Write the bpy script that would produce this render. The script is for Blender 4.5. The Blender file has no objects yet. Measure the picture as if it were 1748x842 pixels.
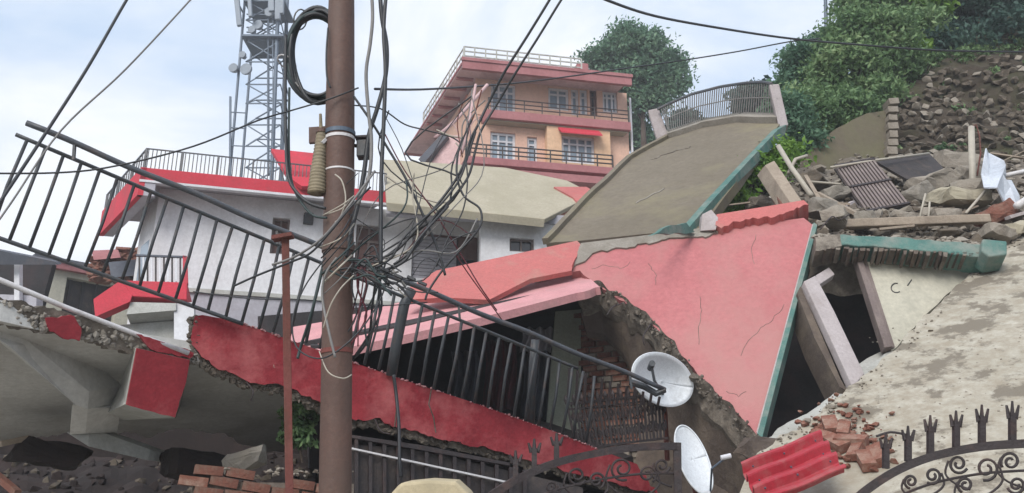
import bpy, bmesh, math, random
from mathutils import Vector, Matrix, noise
import numpy as np
random.seed(7)
RAD = math.radians
scene = bpy.context.scene
COL = scene.collection

# ------------------------------------------------------------------ camera
W, H, F = 1748.0, 842.0, 1454.0
PITCH = RAD(18)
CAM = Vector((0, 0, 1.6))
cd = bpy.data.cameras.new('camera')
cam = bpy.data.objects.new('camera', cd)
COL.objects.link(cam)
cam.location = CAM
cam.rotation_euler = (RAD(90) + PITCH, 0, 0)
cd.sensor_width = 36
cd.lens = 36 * F / W
cd.clip_start = 0.05
cd.clip_end = 3000
scene.camera = cam

# ------------------------------------------------------------------ light
SUN_EL, SUN_AZ = RAD(38), RAD(203)      # compass azimuth, camera looks to +Y (north)
world = bpy.data.worlds.new('World')
scene.world = world
world.use_nodes = True
wn = world.node_tree
for n in list(wn.nodes):
    wn.nodes.remove(n)
def wnode(t, **k):
    n = wn.nodes.new(t)
    for a, b in k.items():
        setattr(n, a, b)
    return n
w_out = wnode('ShaderNodeOutputWorld')
w_bg = wnode('ShaderNodeBackground')
w_sky = wnode('ShaderNodeTexSky', sky_type='NISHITA', sun_disc=False)
w_sky.sun_elevation = SUN_EL
w_sky.sun_rotation = SUN_AZ
w_sky.air_density = 1.2
w_sky.dust_density = 2.0
w_tc = wnode('ShaderNodeTexCoord')
w_map = wnode('ShaderNodeMapping')
w_map.inputs['Scale'].default_value = (1, 1, 1.7)
w_map.inputs['Location'].default_value = (0.35, 0.1, 0.2)
w_no = wnode('ShaderNodeTexNoise')
w_no.inputs['Scale'].default_value = 2.1
w_no.inputs['Detail'].default_value = 6
w_no.inputs['Roughness'].default_value = 0.55
w_no.inputs['Distortion'].default_value = 0.35
w_ramp = wnode('ShaderNodeValToRGB')
w_ramp.color_ramp.elements[0].position = 0.42
w_ramp.color_ramp.elements[0].color = (4.8, 5.9, 7.5, 1)
w_ramp.color_ramp.elements[1].position = 0.58
w_ramp.color_ramp.elements[1].color = (8.1, 8.3, 8.7, 1)
w_mix = wnode('ShaderNodeMixRGB')
w_mix.inputs['Fac'].default_value = 0.9
wn.links.new(w_tc.outputs['Generated'], w_map.inputs['Vector'])
wn.links.new(w_map.outputs['Vector'], w_no.inputs['Vector'])
wn.links.new(w_no.outputs['Fac'], w_ramp.inputs['Fac'])
wn.links.new(w_sky.outputs['Color'], w_mix.inputs['Color1'])
wn.links.new(w_ramp.outputs['Color'], w_mix.inputs['Color2'])
wn.links.new(w_mix.outputs['Color'], w_bg.inputs['Color'])
w_bg.inputs['Strength'].default_value = 0.1
wn.links.new(w_bg.outputs['Background'], w_out.inputs['Surface'])

sl = bpy.data.lights.new('sun', 'SUN')
sl.energy = 2.2
sl.angle = RAD(30)
sl.color = (1.0, 0.965, 0.92)
sun = bpy.data.objects.new('sun', sl)
COL.objects.link(sun)
sd = Vector((math.sin(SUN_AZ) * math.cos(SUN_EL), math.cos(SUN_AZ) * math.cos(SUN_EL), math.sin(SUN_EL)))
sun.rotation_euler = sd.to_track_quat('Z', 'Y').to_euler()
sun.location = (0, -10, 40)
scene.view_settings.view_transform = 'Standard'
scene.view_settings.look = 'None'
scene.view_settings.exposure = 0.52
scene.view_settings.gamma = 1.0
scene.view_settings.use_curve_mapping = False
scene.cycles.max_bounces = 6
scene.cycles.diffuse_bounces = 3

# ------------------------------------------------------------------ places in the world
CP, SP = math.cos(PITCH), math.sin(PITCH)
def ray(px, py):
    u, v = (px - W / 2) / F, (H / 2 - py) / F
    return Vector((u, CP - v * SP, SP + v * CP))
def P(px, py, Y):
    d = ray(px, py)
    return CAM + d * (Y / d.y)
def PZ(px, py, z):
    d = ray(px, py)
    return CAM + d * ((z - CAM.z) / d.z)
class Plane:
    def __init__(s, a, b, c):
        a, b, c = [P(*q) if not isinstance(q, Vector) else q for q in (a, b, c)]
        s.o = a
        s.n = (b - a).cross(c - a).normalized()
        if s.n.dot(a - CAM) < 0:
            s.n = -s.n                     # points away from the viewer
    def hit(s, px, py):
        d = ray(px, py)
        return CAM + d * ((s.o - CAM).dot(s.n) / d.dot(s.n))
class Facade:
    """vertical plane through two points; s along it, z up, d towards the viewer"""
    def __init__(s, a, b):
        s.o = Vector((a.x, a.y, 0))
        s.u = Vector((b.x - a.x, b.y - a.y, 0)).normalized()
        s.len = Vector((b.x - a.x, b.y - a.y, 0)).length
        s.n = Vector((s.u.y, -s.u.x, 0))
    def sz(s, px, py, d=0.0):
        r = ray(px, py)
        o = s.o + s.n * d
        t = (o - CAM).dot(s.n) / r.dot(s.n)
        q = CAM + r * t
        return (q - s.o).dot(s.u), q.z
    def pt(s, a, z, d=0.0):
        q = s.o + s.u * a + s.n * d
        return Vector((q.x, q.y, z))
    def rect(s, x0, y0, x1, y1, d=0.0):
        a = s.sz(x0, (y0 + y1) / 2, d)[0]; b = s.sz(x1, (y0 + y1) / 2, d)[0]
        c = s.sz((x0 + x1) / 2, y1, d)[1]; e = s.sz((x0 + x1) / 2, y0, d)[1]
        return a, b, c, e
    def rot(s):
        return Matrix(((s.u.x, -s.n.x, 0), (s.u.y, -s.n.y, 0), (0, 0, 1)))

# ------------------------------------------------------------------ mesh builder
def jit(a):
    return random.uniform(-a, a)
ROCKS = []
for i in range(10):
    bm = bmesh.new()
    for k in range(16):
        v = Vector((random.gauss(0, 1), random.gauss(0, 1), random.gauss(0, 1))).normalized()
        v = Vector((v.x * 0.5, v.y * 0.42, v.z * 0.36)) * random.uniform(0.8, 1.1)
        bm.verts.new(v)
    bmesh.ops.convex_hull(bm, input=bm.verts)
    bm.verts.ensure_lookup_table()
    keep = [v for v in bm.verts if v.link_faces]
    idx = {v: j for j, v in enumerate(keep)}
    ROCKS.append(([v.co.copy() for v in keep], [[idx[v] for v in f.verts] for f in bm.faces]))
    bm.free()
class MB:
    def __init__(s):
        s.v = []; s.f = []
    def add(s, vs, fs):
        o = len(s.v)
        s.v += [Vector(q) for q in vs]
        s.f += [[i + o for i in f] for f in fs]
        return s
    def hexa(s, a, b):
        """two quads a (4 pts) and b (4 pts) joined"""
        return s.add(list(a) + list(b), [[0, 1, 2, 3], [7, 6, 5, 4], [0, 4, 5, 1], [1, 5, 6, 2], [2, 6, 7, 3], [3, 7, 4, 0]])
    def box(s, c, sx, sy, sz, rot=None):
        c = Vector(c); R = rot or Matrix.Identity(3)
        vs = [c + R @ Vector((x * sx / 2, y * sy / 2, z * sz / 2)) for z in (-1, 1) for x, y in ((-1, -1), (1, -1), (1, 1), (-1, 1))]
        return s.hexa(vs[:4], vs[4:])
    def fbox(s, fa, s0, s1, z0, z1, d0, d1):
        a = [fa.pt(s0, z0, d0), fa.pt(s1, z0, d0), fa.pt(s1, z1, d0), fa.pt(s0, z1, d0)]
        b = [fa.pt(s0, z0, d1), fa.pt(s1, z0, d1), fa.pt(s1, z1, d1), fa.pt(s0, z1, d1)]
        return s.hexa(a, b)
    def prism(s, pts, off):
        n = len(pts); off = Vector(off)
        return s.add(list(pts) + [p + off for p in pts],
                     [list(range(n)), list(range(2 * n - 1, n - 1, -1))] + [[i, (i + 1) % n, (i + 1) % n + n, i + n] for i in range(n)])
    def bar(s, a, b, w, h=None, up=Vector((0, 0, 1))):
        h = h or w
        d = (b - a).normalized()
        x = d.cross(up)
        if x.length < 1e-4: x = d.cross(Vector((1, 0, 0)))
        x.normalize(); y = x.cross(d)
        q = lambda p: [p + x * w / 2 + y * h / 2, p - x * w / 2 + y * h / 2, p - x * w / 2 - y * h / 2, p + x * w / 2 - y * h / 2]
        return s.hexa(q(a), q(b))
    def tube(s, pts, r, n=8, closed=False):
        m = len(pts); rs = r if isinstance(r, (list, tuple)) else [r] * m
        prev = None; rings = []
        for i, p in enumerate(pts):
            if closed: t = pts[(i + 1) % m] - pts[i - 1]
            else: t = pts[min(i + 1, m - 1)] - pts[max(i - 1, 0)]
            t.normalize()
            if prev is None:
                x = t.cross(Vector((0.03, 0.99, 0.1)))
                if x.length < 1e-3: x = t.cross(Vector((1, 0, 0)))
            else:
                x = prev - t * prev.dot(t)
            x.normalize(); prev = x; y = t.cross(x)
            rings.append([p + (x * math.cos(2 * math.pi * k / n) + y * math.sin(2 * math.pi * k / n)) * rs[i] for k in range(n)])
        vs = [q for rr in rings for q in rr]; fs = []
        for i in range(m if closed else m - 1):
            j = (i + 1) % m
            for k in range(n):
                fs.append([i * n + k, i * n + (k + 1) % n, j * n + (k + 1) % n, j * n + k])
        if not closed:
            fs.append(list(range(n))[::-1]); fs.append([(m - 1) * n + k for k in range(n)])
        return s.add(vs, fs)
    def grid(s, fn, nu, nv, off=None):
        """sheet fn(u,v); off = vector or function giving thickness"""
        top = [fn(i / nu, j / nv) for j in range(nv + 1) for i in range(nu + 1)]
        q = lambda i, j: j * (nu + 1) + i
        fs = [[q(i, j), q(i + 1, j), q(i + 1, j + 1), q(i, j + 1)] for j in range(nv) for i in range(nu)]
        if off is None: return s.add(top, fs)
        off = Vector(off); n = len(top)
        fs += [[k + n for k in f][::-1] for f in fs]
        rim = [q(i, 0) for i in range(nu + 1)] + [q(nu, j) for j in range(1, nv + 1)] + [q(i, nv) for i in range(nu - 1, -1, -1)] + [q(0, j) for j in range(nv - 1, 0, -1)]
        fs += [[rim[k], rim[(k + 1) % len(rim)], rim[(k + 1) % len(rim)] + n, rim[k] + n] for k in range(len(rim))]
        return s.add(top + [p + off for p in top], fs)
    def rock(s, c, size, flat=1.0):
        vs, fs = random.choice(ROCKS)
        R = Matrix.Rotation(random.uniform(0, 6.28), 3, Vector((jit(1), jit(1), 1)).normalized())
        return s.add([Vector(c) + (R @ v) * size if flat == 1 else Vector(c) + Vector(((R @ v).x, (R @ v).y, (R @ v).z * flat)) * size for v in vs], fs)
    def mesh(s, name, origin, smooth=False, recalc=True):
        me = bpy.data.meshes.new(name)
        me.from_pydata([tuple(p - origin) for p in s.v], [], s.f)
        if recalc:
            bm = bmesh.new(); bm.from_mesh(me)
            bmesh.ops.recalc_face_normals(bm, faces=bm.faces)
            bm.to_mesh(me); bm.free()
        if smooth: me.polygons.foreach_set('use_smooth', [True] * len(me.polygons))
        return me
BASE = {}
def tag(o, label=None, cat=None, group=None, kind=None):
    if label: o['label'] = label
    if cat: o['category'] = cat
    if group: o['group'] = group
    if kind: o['kind'] = kind
    return o
def thing(name, label, cat, at, group=None):
    o = bpy.data.objects.new(name, None); COL.objects.link(o)
    o.location = at; o.empty_display_size = 0.2
    BASE[o] = Vector(at)
    return tag(o, label, cat, group)
def obj(name, mb, m, parent=None, smooth=False, bevel=0, label=None, cat=None, group=None, kind=None, recalc=True):
    if parent is None:
        xs = [p.x for p in mb.v]; ys = [p.y for p in mb.v]; zs = [p.z for p in mb.v]
        org = Vector(((min(xs) + max(xs)) / 2, (min(ys) + max(ys)) / 2, min(zs)))
    else: org = BASE[parent]
    me = mb.mesh(name, org, smooth, recalc)
    me.materials.append(m)
    o = bpy.data.objects.new(name, me); COL.objects.link(o)
    BASE[o] = org
    if parent is None: o.location = org
    else: o.parent = parent
    if bevel:
        b = o.modifiers.new('bevel', 'BEVEL'); b.width = bevel; b.segments = 2; b.limit_method = 'ANGLE'; b.angle_limit = RAD(40)
    return tag(o, label, cat, group, kind)
def inst(name, me, parent, loc, rot, scl=(1, 1, 1)):
    """a repeated part that shares its mesh"""
    o = bpy.data.objects.new(name, me); COL.objects.link(o)
    o.parent = parent
    M = Matrix.Translation(Vector(loc) - BASE[parent]) @ rot.to_4x4() @ Matrix.Diagonal((*scl, 1))
    o.matrix_local = M
    return o
def rag(pts, edges, amp, step=9):
    out = []
    n = len(pts)
    for i in range(n):
        a, b = pts[i], pts[(i + 1) % n]
        out.append(a)
        if edges == 'all' or i in edges:
            L = math.hypot(b[0] - a[0], b[1] - a[1]); k = max(1, int(L / step))
            nx, ny = -(b[1] - a[1]) / (L or 1), (b[0] - a[0]) / (L or 1)
            w = 0
            for j in range(1, k):
                t = (j + jit(0.3)) / k; w = 0.55 * w + jit(amp)
                out.append((a[0] + (b[0] - a[0]) * t + nx * w, a[1] + (b[1] - a[1]) * t + ny * w))
    return out
def slab(name, pts, plane, thick, m, parent=None, ragged=(), amp=3, step=9, off=0.0, bevel=0, **k):
    pp = [plane.hit(*q) + plane.n * off for q in (rag(pts, ragged, amp, step) if ragged else pts)]
    return obj(name, MB().prism(pp, plane.n * thick), m, parent, bevel=bevel, **k)
def smoothline(pts, sub=5):
    """Catmull-Rom through 3D points"""
    out = []
    n = len(pts)
    for i in range(n - 1):
        p0, p1, p2, p3 = pts[max(i - 1, 0)], pts[i], pts[i + 1], pts[min(i + 2, n - 1)]
        for j in range(sub):
            t = j / sub
            out.append(0.5 * ((2 * p1) + (p2 - p0) * t + (2 * p0 - 5 * p1 + 4 * p2 - p3) * t * t + (3 * p1 - p0 - 3 * p2 + p3) * t ** 3))
    out.append(pts[-1])
    return out
def holed_wall(fa, s0, s1, z0, z1, holes, dfront, thick):
    """wall with real openings: front, back and reveals"""
    ss = sorted({s0, s1} | {h[0] for h in holes} | {h[1] for h in holes}); zz = sorted({z0, z1} | {h[2] for h in holes} | {h[3] for h in holes})
    ss = [a for a in ss if s0 <= a <= s1]; zz = [a for a in zz if z0 <= a <= z1]
    solid = lambda i, j: 0 <= i < len(ss) - 1 and 0 <= j < len(zz) - 1 and not any(h[0] < (ss[i] + ss[i + 1]) / 2 < h[1] and h[2] < (zz[j] + zz[j + 1]) / 2 < h[3] for h in holes)
    mb = MB(); f = dfront; b = dfront - thick
    for i in range(len(ss) - 1):
        for j in range(len(zz) - 1):
            if not solid(i, j): continue
            a, c, e, g = ss[i], ss[i + 1], zz[j], zz[j + 1]
            mb.add([fa.pt(a, e, f), fa.pt(c, e, f), fa.pt(c, g, f), fa.pt(a, g, f)], [[0, 1, 2, 3]])
            mb.add([fa.pt(a, e, b), fa.pt(c, e, b), fa.pt(c, g, b), fa.pt(a, g, b)], [[3, 2, 1, 0]])
            if not solid(i - 1, j): mb.add([fa.pt(a, e, f), fa.pt(a, g, f), fa.pt(a, g, b), fa.pt(a, e, b)], [[0, 1, 2, 3]])
            if not solid(i + 1, j): mb.add([fa.pt(c, e, f), fa.pt(c, g, f), fa.pt(c, g, b), fa.pt(c, e, b)], [[3, 2, 1, 0]])
            if not solid(i, j - 1): mb.add([fa.pt(a, e, f), fa.pt(c, e, f), fa.pt(c, e, b), fa.pt(a, e, b)], [[3, 2, 1, 0]])
            if not solid(i, j + 1): mb.add([fa.pt(a, g, f), fa.pt(c, g, f), fa.pt(c, g, b), fa.pt(a, g, b)], [[0, 1, 2, 3]])
    return mb

# ------------------------------------------------------------------ materials
def new_mat(name):
    m = bpy.data.materials.new(name); m.use_nodes = True
    nt = m.node_tree
    return m, nt, nt.nodes['Principled BSDF']
def paint(name, c1, c2=None, scale=3.0, dirt=None, dirt_amt=0.5, dirt_scale=1.2, rough=0.85, bump=0.3, bscale=25, streak=1.0, metallic=0.0, spec=0.3, chips=None, chip_lo=0.62, cscale=6, cw=0.02, cst=1.0):
    """c1/c2 mottled, dirt in patches (stretched down by streak), optional chips of a third colour"""
    m, nt, b = new_mat(name); N, L = nt.nodes, nt.links
    tc = N.new('ShaderNodeTexCoord')
    def noi(sc, det=5, r=0.6, st=1.0):
        mp = N.new('ShaderNodeMapping'); mp.inputs['Scale'].default_value = (1, 1, 1 / st)
        mp.inputs['Location'].default_value = (random.uniform(0, 50), random.uniform(0, 50), random.uniform(0, 50))
        L.new(tc.outputs['Object'], mp.inputs['Vector'])
        n = N.new('ShaderNodeTexNoise'); n.inputs['Scale'].default_value = sc; n.inputs['Detail'].default_value = det; n.inputs['Roughness'].default_value = r
        L.new(mp.outputs['Vector'], n.inputs['Vector']); return n
    def ramp(src, lo, hi):
        r = N.new('ShaderNodeMapRange'); r.inputs['From Min'].default_value = lo; r.inputs['From Max'].default_value = hi
        L.new(src, r.inputs['Value']); return r.outputs['Result']
    def mix(fac, a, bb):
        x = N.new('ShaderNodeMixRGB')
        if isinstance(fac, float): x.inputs['Fac'].default_value = fac
        else: L.new(fac, x.inputs['Fac'])
        for k, q in (('Color1', a), ('Color2', bb)):
            if isinstance(q, tuple): x.inputs[k].default_value = (*q, 1)
            else: L.new(q, x.inputs[k])
        return x.outputs['Color']
    c2 = c2 or tuple(x * 0.8 for x in c1)
    col = mix(ramp(noi(scale).outputs['Fac'], 0.35, 0.65), c1, c2)
    fine = noi(scale * 14, 4, 0.7)
    col = mix(ramp(fine.outputs['Fac'], 0.3, 0.9), col, mix(0.6, c2, tuple(x * 0.55 for x in c2)))
    if dirt:
        f = ramp(noi(dirt_scale, 8, 0.68, streak).outputs['Fac'], 0.6 - 0.25 * dirt_amt, 0.72 - 0.1 * dirt_amt)
        mm = N.new('ShaderNodeMath'); mm.operation = 'MULTIPLY'; mm.inputs[1].default_value = min(1, 0.45 + dirt_amt * 0.5); mm.use_clamp = True
        L.new(f, mm.inputs[0]); col = mix(mm.outputs[0], col, dirt)
    if chips:
        cn = noi(cscale, 9, 0.72 if cw < .03 else .68, cst)
        col = mix(ramp(cn.outputs['Fac'], chip_lo, chip_lo + cw), col, chips)
    L.new(col, b.inputs['Base Color'])
    b.inputs['Roughness'].default_value = rough; b.inputs['Metallic'].default_value = metallic
    b.inputs['Specular IOR Level'].default_value = spec
    if bump:
        bn = N.new('ShaderNodeBump'); bn.inputs['Strength'].default_value = bump; bn.inputs['Distance'].default_value = 0.02
        L.new(noi(bscale, 8, 0.7).outputs['Fac'], bn.inputs['Height'])
        bn2 = N.new('ShaderNodeBump'); bn2.inputs['Strength'].default_value = bump * 0.6; bn2.inputs['Distance'].default_value = 0.08
        L.new(noi(bscale * 0.12, 4, 0.5).outputs['Fac'], bn2.inputs['Height']); L.new(bn.outputs['Normal'], bn2.inputs['Normal'])
        L.new(bn2.outputs['Normal'], b.inputs['Normal'])
    return m
def leafmat(name, c1, c2, c3):
    m, nt, b = new_mat(name); N, L = nt.nodes, nt.links
    tc = N.new('ShaderNodeTexCoord')
    n = N.new('ShaderNodeTexNoise'); n.inputs['Scale'].default_value = 0.9; n.inputs['Detail'].default_value = 3
    n2 = N.new('ShaderNodeTexNoise'); n2.inputs['Scale'].default_value = 7; n2.inputs['Detail'].default_value = 2
    L.new(tc.outputs['Object'], n.inputs['Vector']); L.new(tc.outputs['Object'], n2.inputs['Vector'])
    ad = N.new('ShaderNodeMath'); ad.operation = 'ADD'; L.new(n.outputs['Fac'], ad.inputs[0]); L.new(n2.outputs['Fac'], ad.inputs[1])
    r = N.new('ShaderNodeValToRGB'); e = r.color_ramp.elements
    e[0].position = 0.36; e[0].color = (*c1, 1); e[1].position = 0.64; e[1].color = (*c3, 1)
    k = e.new(0.5); k.color = (*c2, 1)
    hv = N.new('ShaderNodeMath'); hv.operation = 'MULTIPLY'; hv.inputs[1].default_value = 0.5; L.new(ad.outputs[0], hv.inputs[0]); L.new(hv.outputs[0], r.inputs['Fac'])
    L.new(r.outputs['Color'], b.inputs['Base Color']); b.inputs['Roughness'].default_value = 0.6; b.inputs['Specular IOR Level'].default_value = 0.25
    tr = N.new('ShaderNodeBsdfTranslucent'); L.new(r.outputs['Color'], tr.inputs['Color'])
    mx = N.new('ShaderNodeMixShader'); mx.inputs['Fac'].default_value = 0.3
    L.new(b.outputs[0], mx.inputs[1]); L.new(tr.outputs[0], mx.inputs[2]); L.new(mx.outputs[0], N['Material Output'].inputs['Surface'])
    return m
def glassmat(name, c, rough=0.12):
    m, nt, b = new_mat(name)
    b.inputs['Base Color'].default_value = (*c, 1); b.inputs['Roughness'].default_value = rough; b.inputs['Specular IOR Level'].default_value = 0.6
    return m
M = {}
M['red'] = paint('red trim paint', (0.62, 0.045, 0.075), (0.52, 0.04, 0.06), 2, (0.35, 0.06, 0.07), 0.4, 2, 0.7, 0.2)
M['slab_red'] = paint('weathered red slab paint', (0.42, 0.045, 0.058), (0.26, 0.026, 0.036), 2.8, (0.52, 0.15, 0.15), 0.5, 2.2, 0.75, 0.5, 18, 1, chips=(0.33, 0.26, 0.22), chip_lo=0.70)
M['pink'] = paint('faded pink plaster', (0.50, 0.18, 0.185), (0.44, 0.15, 0.155), 1.1, (0.40, 0.2, 0.185), 0.75, 0.8, 0.9, 0.35, 14, 2.5, chips=(0.40, 0.30, 0.26), chip_lo=0.735)
M['pink_worn'] = paint('worn pink plaster', (0.54, 0.16, 0.15), (0.46, 0.15, 0.14), 2.0, (0.36, 0.25, 0.2), 0.35, 1.6, 0.9, 0.5, 14, 1, chips=(0.36, 0.29, 0.24), chip_lo=0.69)
M['pink_pale'] = paint('pale dusty pink top', (0.66, 0.33, 0.34), (0.56, 0.27, 0.28), 2.5, (0.42, 0.25, 0.24), 0.4, 3, 0.9, 0.3, 16)
M['olive'] = paint('mossy concrete slab', (0.205, 0.175, 0.135), (0.165, 0.14, 0.105), 0.7, (0.235, 0.21, 0.125), 0.5, 0.45, 0.95, 0.5, 9, 0.6, chips=(0.13, 0.11, 0.085), chip_lo=0.68, cscale=1.6)
M['grey'] = paint('bare grey concrete', (0.36, 0.33, 0.29), (0.27, 0.245, 0.21), 2.5, (0.17, 0.15, 0.12), 0.6, 2, 0.95, 0.8, 16)
M['under'] = paint('grey slab underside', (0.62, 0.61, 0.58), (0.54, 0.53, 0.50), 1.3, (0.34, 0.32, 0.29), 0.5, 1.2, 0.9, 0.35, 10, chips=(0.2, 0.17, 0.14), chip_lo=0.74, cscale=2.5)
M['under_pale'] = paint('pale plastered beam', (0.52, 0.52, 0.49), (0.42, 0.42, 0.39), 2, (0.25, 0.24, 0.2), 0.4, 2, 0.9, 0.3, 12)
M['edge'] = paint('broken concrete edge', (0.19, 0.16, 0.13), (0.10, 0.085, 0.07), 6, (0.33, 0.29, 0.24), 0.5, 4, 0.95, 1.0, 12)
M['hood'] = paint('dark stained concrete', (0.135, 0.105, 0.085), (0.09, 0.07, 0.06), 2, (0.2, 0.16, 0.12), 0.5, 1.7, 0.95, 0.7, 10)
M['dark'] = paint('plaster darkened for shade', (0.045, 0.04, 0.042), (0.03, 0.028, 0.03), 2, (0.06, 0.04, 0.04), 0.5, 2, 0.9, 0.4)  # near-black base colour stands in for the shade of the interiors
M['white'] = paint('whitewashed plaster', (0.78, 0.78, 0.80), (0.70, 0.70, 0.72), 0.8, (0.48, 0.47, 0.47), 0.55, 1.1, 0.9, 0.15, 14, 3)
M['white_lo'] = paint('greyed plaster plinth', (0.47, 0.46, 0.5), (0.4, 0.39, 0.43), 1.2, (0.3, 0.28, 0.3), 0.4, 1, 0.9, 0.2)
M['cream'] = paint('cream plaster', (0.56, 0.53, 0.43), (0.48, 0.46, 0.38), 1.2, (0.3, 0.29, 0.24), 0.45, 1.2, 0.9, 0.3, 14, 1.5, chips=(0.2, 0.19, 0.16), chip_lo=0.72)
M['beige'] = paint('beige cement roof', (0.46, 0.415, 0.32), (0.39, 0.35, 0.265), 1.2, (0.32, 0.29, 0.21), 0.5, 1.0, 0.95, 0.3, 10)
M['orange'] = paint('peach orange wall paint', (0.70, 0.45, 0.34), (0.64, 0.41, 0.31), 0.6, (0.48, 0.27, 0.18), 0.35, 0.6, 0.85, 0.1, 14, 3)
M['orange_y'] = paint('warm yellow wall paint', (0.72, 0.48, 0.31), (0.66, 0.44, 0.28), 0.6, (0.5, 0.3, 0.18), 0.3, 0.6, 0.85, 0.1)
M['maroon'] = paint('dusty maroon band', (0.42, 0.18, 0.185), (0.36, 0.15, 0.155), 0.7, (0.24, 0.09, 0.09), 0.45, 0.8, 0.85, 0.2, 10, 2)
M['soffit'] = paint('dusty rose soffit', (0.66, 0.47, 0.47), (0.58, 0.41, 0.41), 0.6, (0.26, 0.14, 0.14), 0.45, 0.7, 0.9, 0.15)
M['frame_w'] = paint('white window frame', (0.72, 0.72, 0.75), None, 3, None, bump=0.05, rough=0.5)
M['glass'] = glassmat('window glass', (0.22, 0.28, 0.34), 0.2)  # base colour lightened to carry the sky's reflection and pale curtains
M['glass_dk'] = glassmat('dark window glass', (0.03, 0.03, 0.04))
M['brown_w'] = paint('brown wooden shutter', (0.17, 0.09, 0.075), (0.13, 0.07, 0.06), 4, (0.08, 0.05, 0.045), 0.4, 5, 0.75, 0.2, 30, 6)
M['pole'] = paint('brown painted steel pole', (0.135, 0.073, 0.055), (0.10, 0.058, 0.046), 3, (0.10, 0.07, 0.055), 0.55, 2.5, 0.6, 0.35, 22, 5, metallic=0.0, spec=0.4, chips=(0.28, 0.17, 0.12), chip_lo=0.69, cscale=9)
M['rust'] = paint('rusty red steel', (0.22, 0.07, 0.06), (0.15, 0.05, 0.04), 5, (0.1, 0.05, 0.035), 0.5, 6, 0.75, 0.4, 40, 3)
M['iron'] = paint('black painted iron', (0.032, 0.038, 0.045), (0.045, 0.05, 0.055), 6, (0.09, 0.055, 0.04), 0.35, 9, 0.5, 0.2, 60, spec=0.5)
M['iron_br'] = paint('brown rusted wrought iron', (0.035, 0.024, 0.024), (0.027, 0.02, 0.021), 8, (0.08, 0.042, 0.034), 0.35, 9, 0.6, 0.4, 60, spec=0.45)
M['rail_top'] = paint('grey blue handrail steel', (0.075, 0.085, 0.10), (0.05, 0.055, 0.065), 6, (0.12, 0.09, 0.075), 0.4, 6, 0.45, 0.2, 40, spec=0.5)
M['pipe_w'] = paint('white plastic pipe', (0.72, 0.70, 0.70), (0.6, 0.58, 0.58), 5, (0.4, 0.35, 0.33), 0.3, 6, 0.4, 0.1)
M['cable'] = paint('black cable sheath', (0.018, 0.02, 0.024), (0.028, 0.03, 0.034), 10, None, rough=0.5, bump=0.1, spec=0.5)
M['cable_g'] = paint('dark green cable sheath', (0.03, 0.05, 0.05), (0.04, 0.06, 0.06), 10, None, rough=0.5, bump=0.1)
M['cable_p'] = paint('grey cable sheath', (0.25, 0.24, 0.23), (0.18, 0.175, 0.17), 10, None, rough=0.55, bump=0.1)
M['cable_r'] = paint('dull red cable sheath', (0.14, 0.03, 0.04), None, 10, None, rough=0.5, bump=0.1)
M['cable_w'] = paint('pale wire sheath', (0.5, 0.46, 0.38), (0.4, 0.36, 0.3), 10, None, rough=0.5, bump=0.1)
M['teal'] = paint('teal green paint', (0.10, 0.22, 0.19), (0.075, 0.165, 0.145), 4, (0.24, 0.25, 0.22), 0.6, 3, 0.75, 0.5, 20, 1, chips=(0.3, 0.28, 0.24), chip_lo=0.68)
M['terrace'] = paint('blotched cement terrace', (0.52, 0.485, 0.41), (0.43, 0.40, 0.33), 1.4, (0.30, 0.26, 0.20), 0.9, 6.5, 0.95, 0.9, 9, .7, chips=(0.19, 0.165, 0.13), chip_lo=0.515, cscale=2.1, cw=.06, cst=.7)
M['stone'] = paint('brown field stone', (0.12, 0.095, 0.072), (0.075, 0.062, 0.048), 3, (0.2, 0.165, 0.125), 0.5, 2.5, 0.95, 0.8, 10)
M['stone_p'] = paint('pale rubble stone', (0.36, 0.32, 0.27), (0.26, 0.23, 0.19), 3, (0.17, 0.14, 0.11), 0.5, 2.5, 0.95, 0.8, 10)
M['soil'] = paint('brown hillside soil', (0.075, 0.058, 0.044), (0.05, 0.04, 0.03), 2.2, (0.06, 0.07, 0.03), 0.6, 0.6, 1.0, 1.0, 3)
M['soil_shade'] = paint('soil darkened for void shade', (0.03, 0.022, 0.02), (0.022, 0.017, 0.016), 1.5, (0.045, 0.03, 0.027), 0.5, 1.5, 1.0, 1.0, 4)  # darkened past plain soil to put the void's shade into its colour
M['ground'] = paint('pale cement bounce ground', (0.38, 0.36, 0.32), (0.31, 0.29, 0.255), 0.5, (0.2, 0.17, 0.13), 0.5, 0.3, 1.0, 0.6, 2)  # unseen ground made pale so it bounces light onto the slab undersides
M['brick'] = paint('red clay brick', (0.27, 0.115, 0.08), (0.2, 0.085, 0.06), 4, (0.36, 0.27, 0.21), 0.45, 7, 0.95, 0.6, 30)
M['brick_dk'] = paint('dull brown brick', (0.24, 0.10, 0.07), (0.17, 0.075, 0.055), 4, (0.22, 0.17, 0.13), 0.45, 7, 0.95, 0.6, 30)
M['mortar'] = paint('grey mortar', (0.24, 0.2, 0.165), (0.16, 0.135, 0.11), 6, None, bump=0.8)
M['wallmoss'] = paint('moss stained retaining wall', (0.14, 0.112, 0.082), (0.11, 0.09, 0.066), 0.6, (0.13, 0.13, 0.065), 0.4, 0.5, 0.95, 0.5, 6, 3, chips=(0.2, 0.11, 0.06), chip_lo=0.68, cscale=1.2)
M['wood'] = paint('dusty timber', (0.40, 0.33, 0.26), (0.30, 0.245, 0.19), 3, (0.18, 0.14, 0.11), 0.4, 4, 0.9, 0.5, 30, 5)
M['pillar'] = paint('dusty lilac grey pillar', (0.48, 0.43, 0.43), (0.40, 0.355, 0.35), 2.5, (0.26, 0.22, 0.2), 0.4, 2, 0.9, 0.4, 14)
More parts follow.
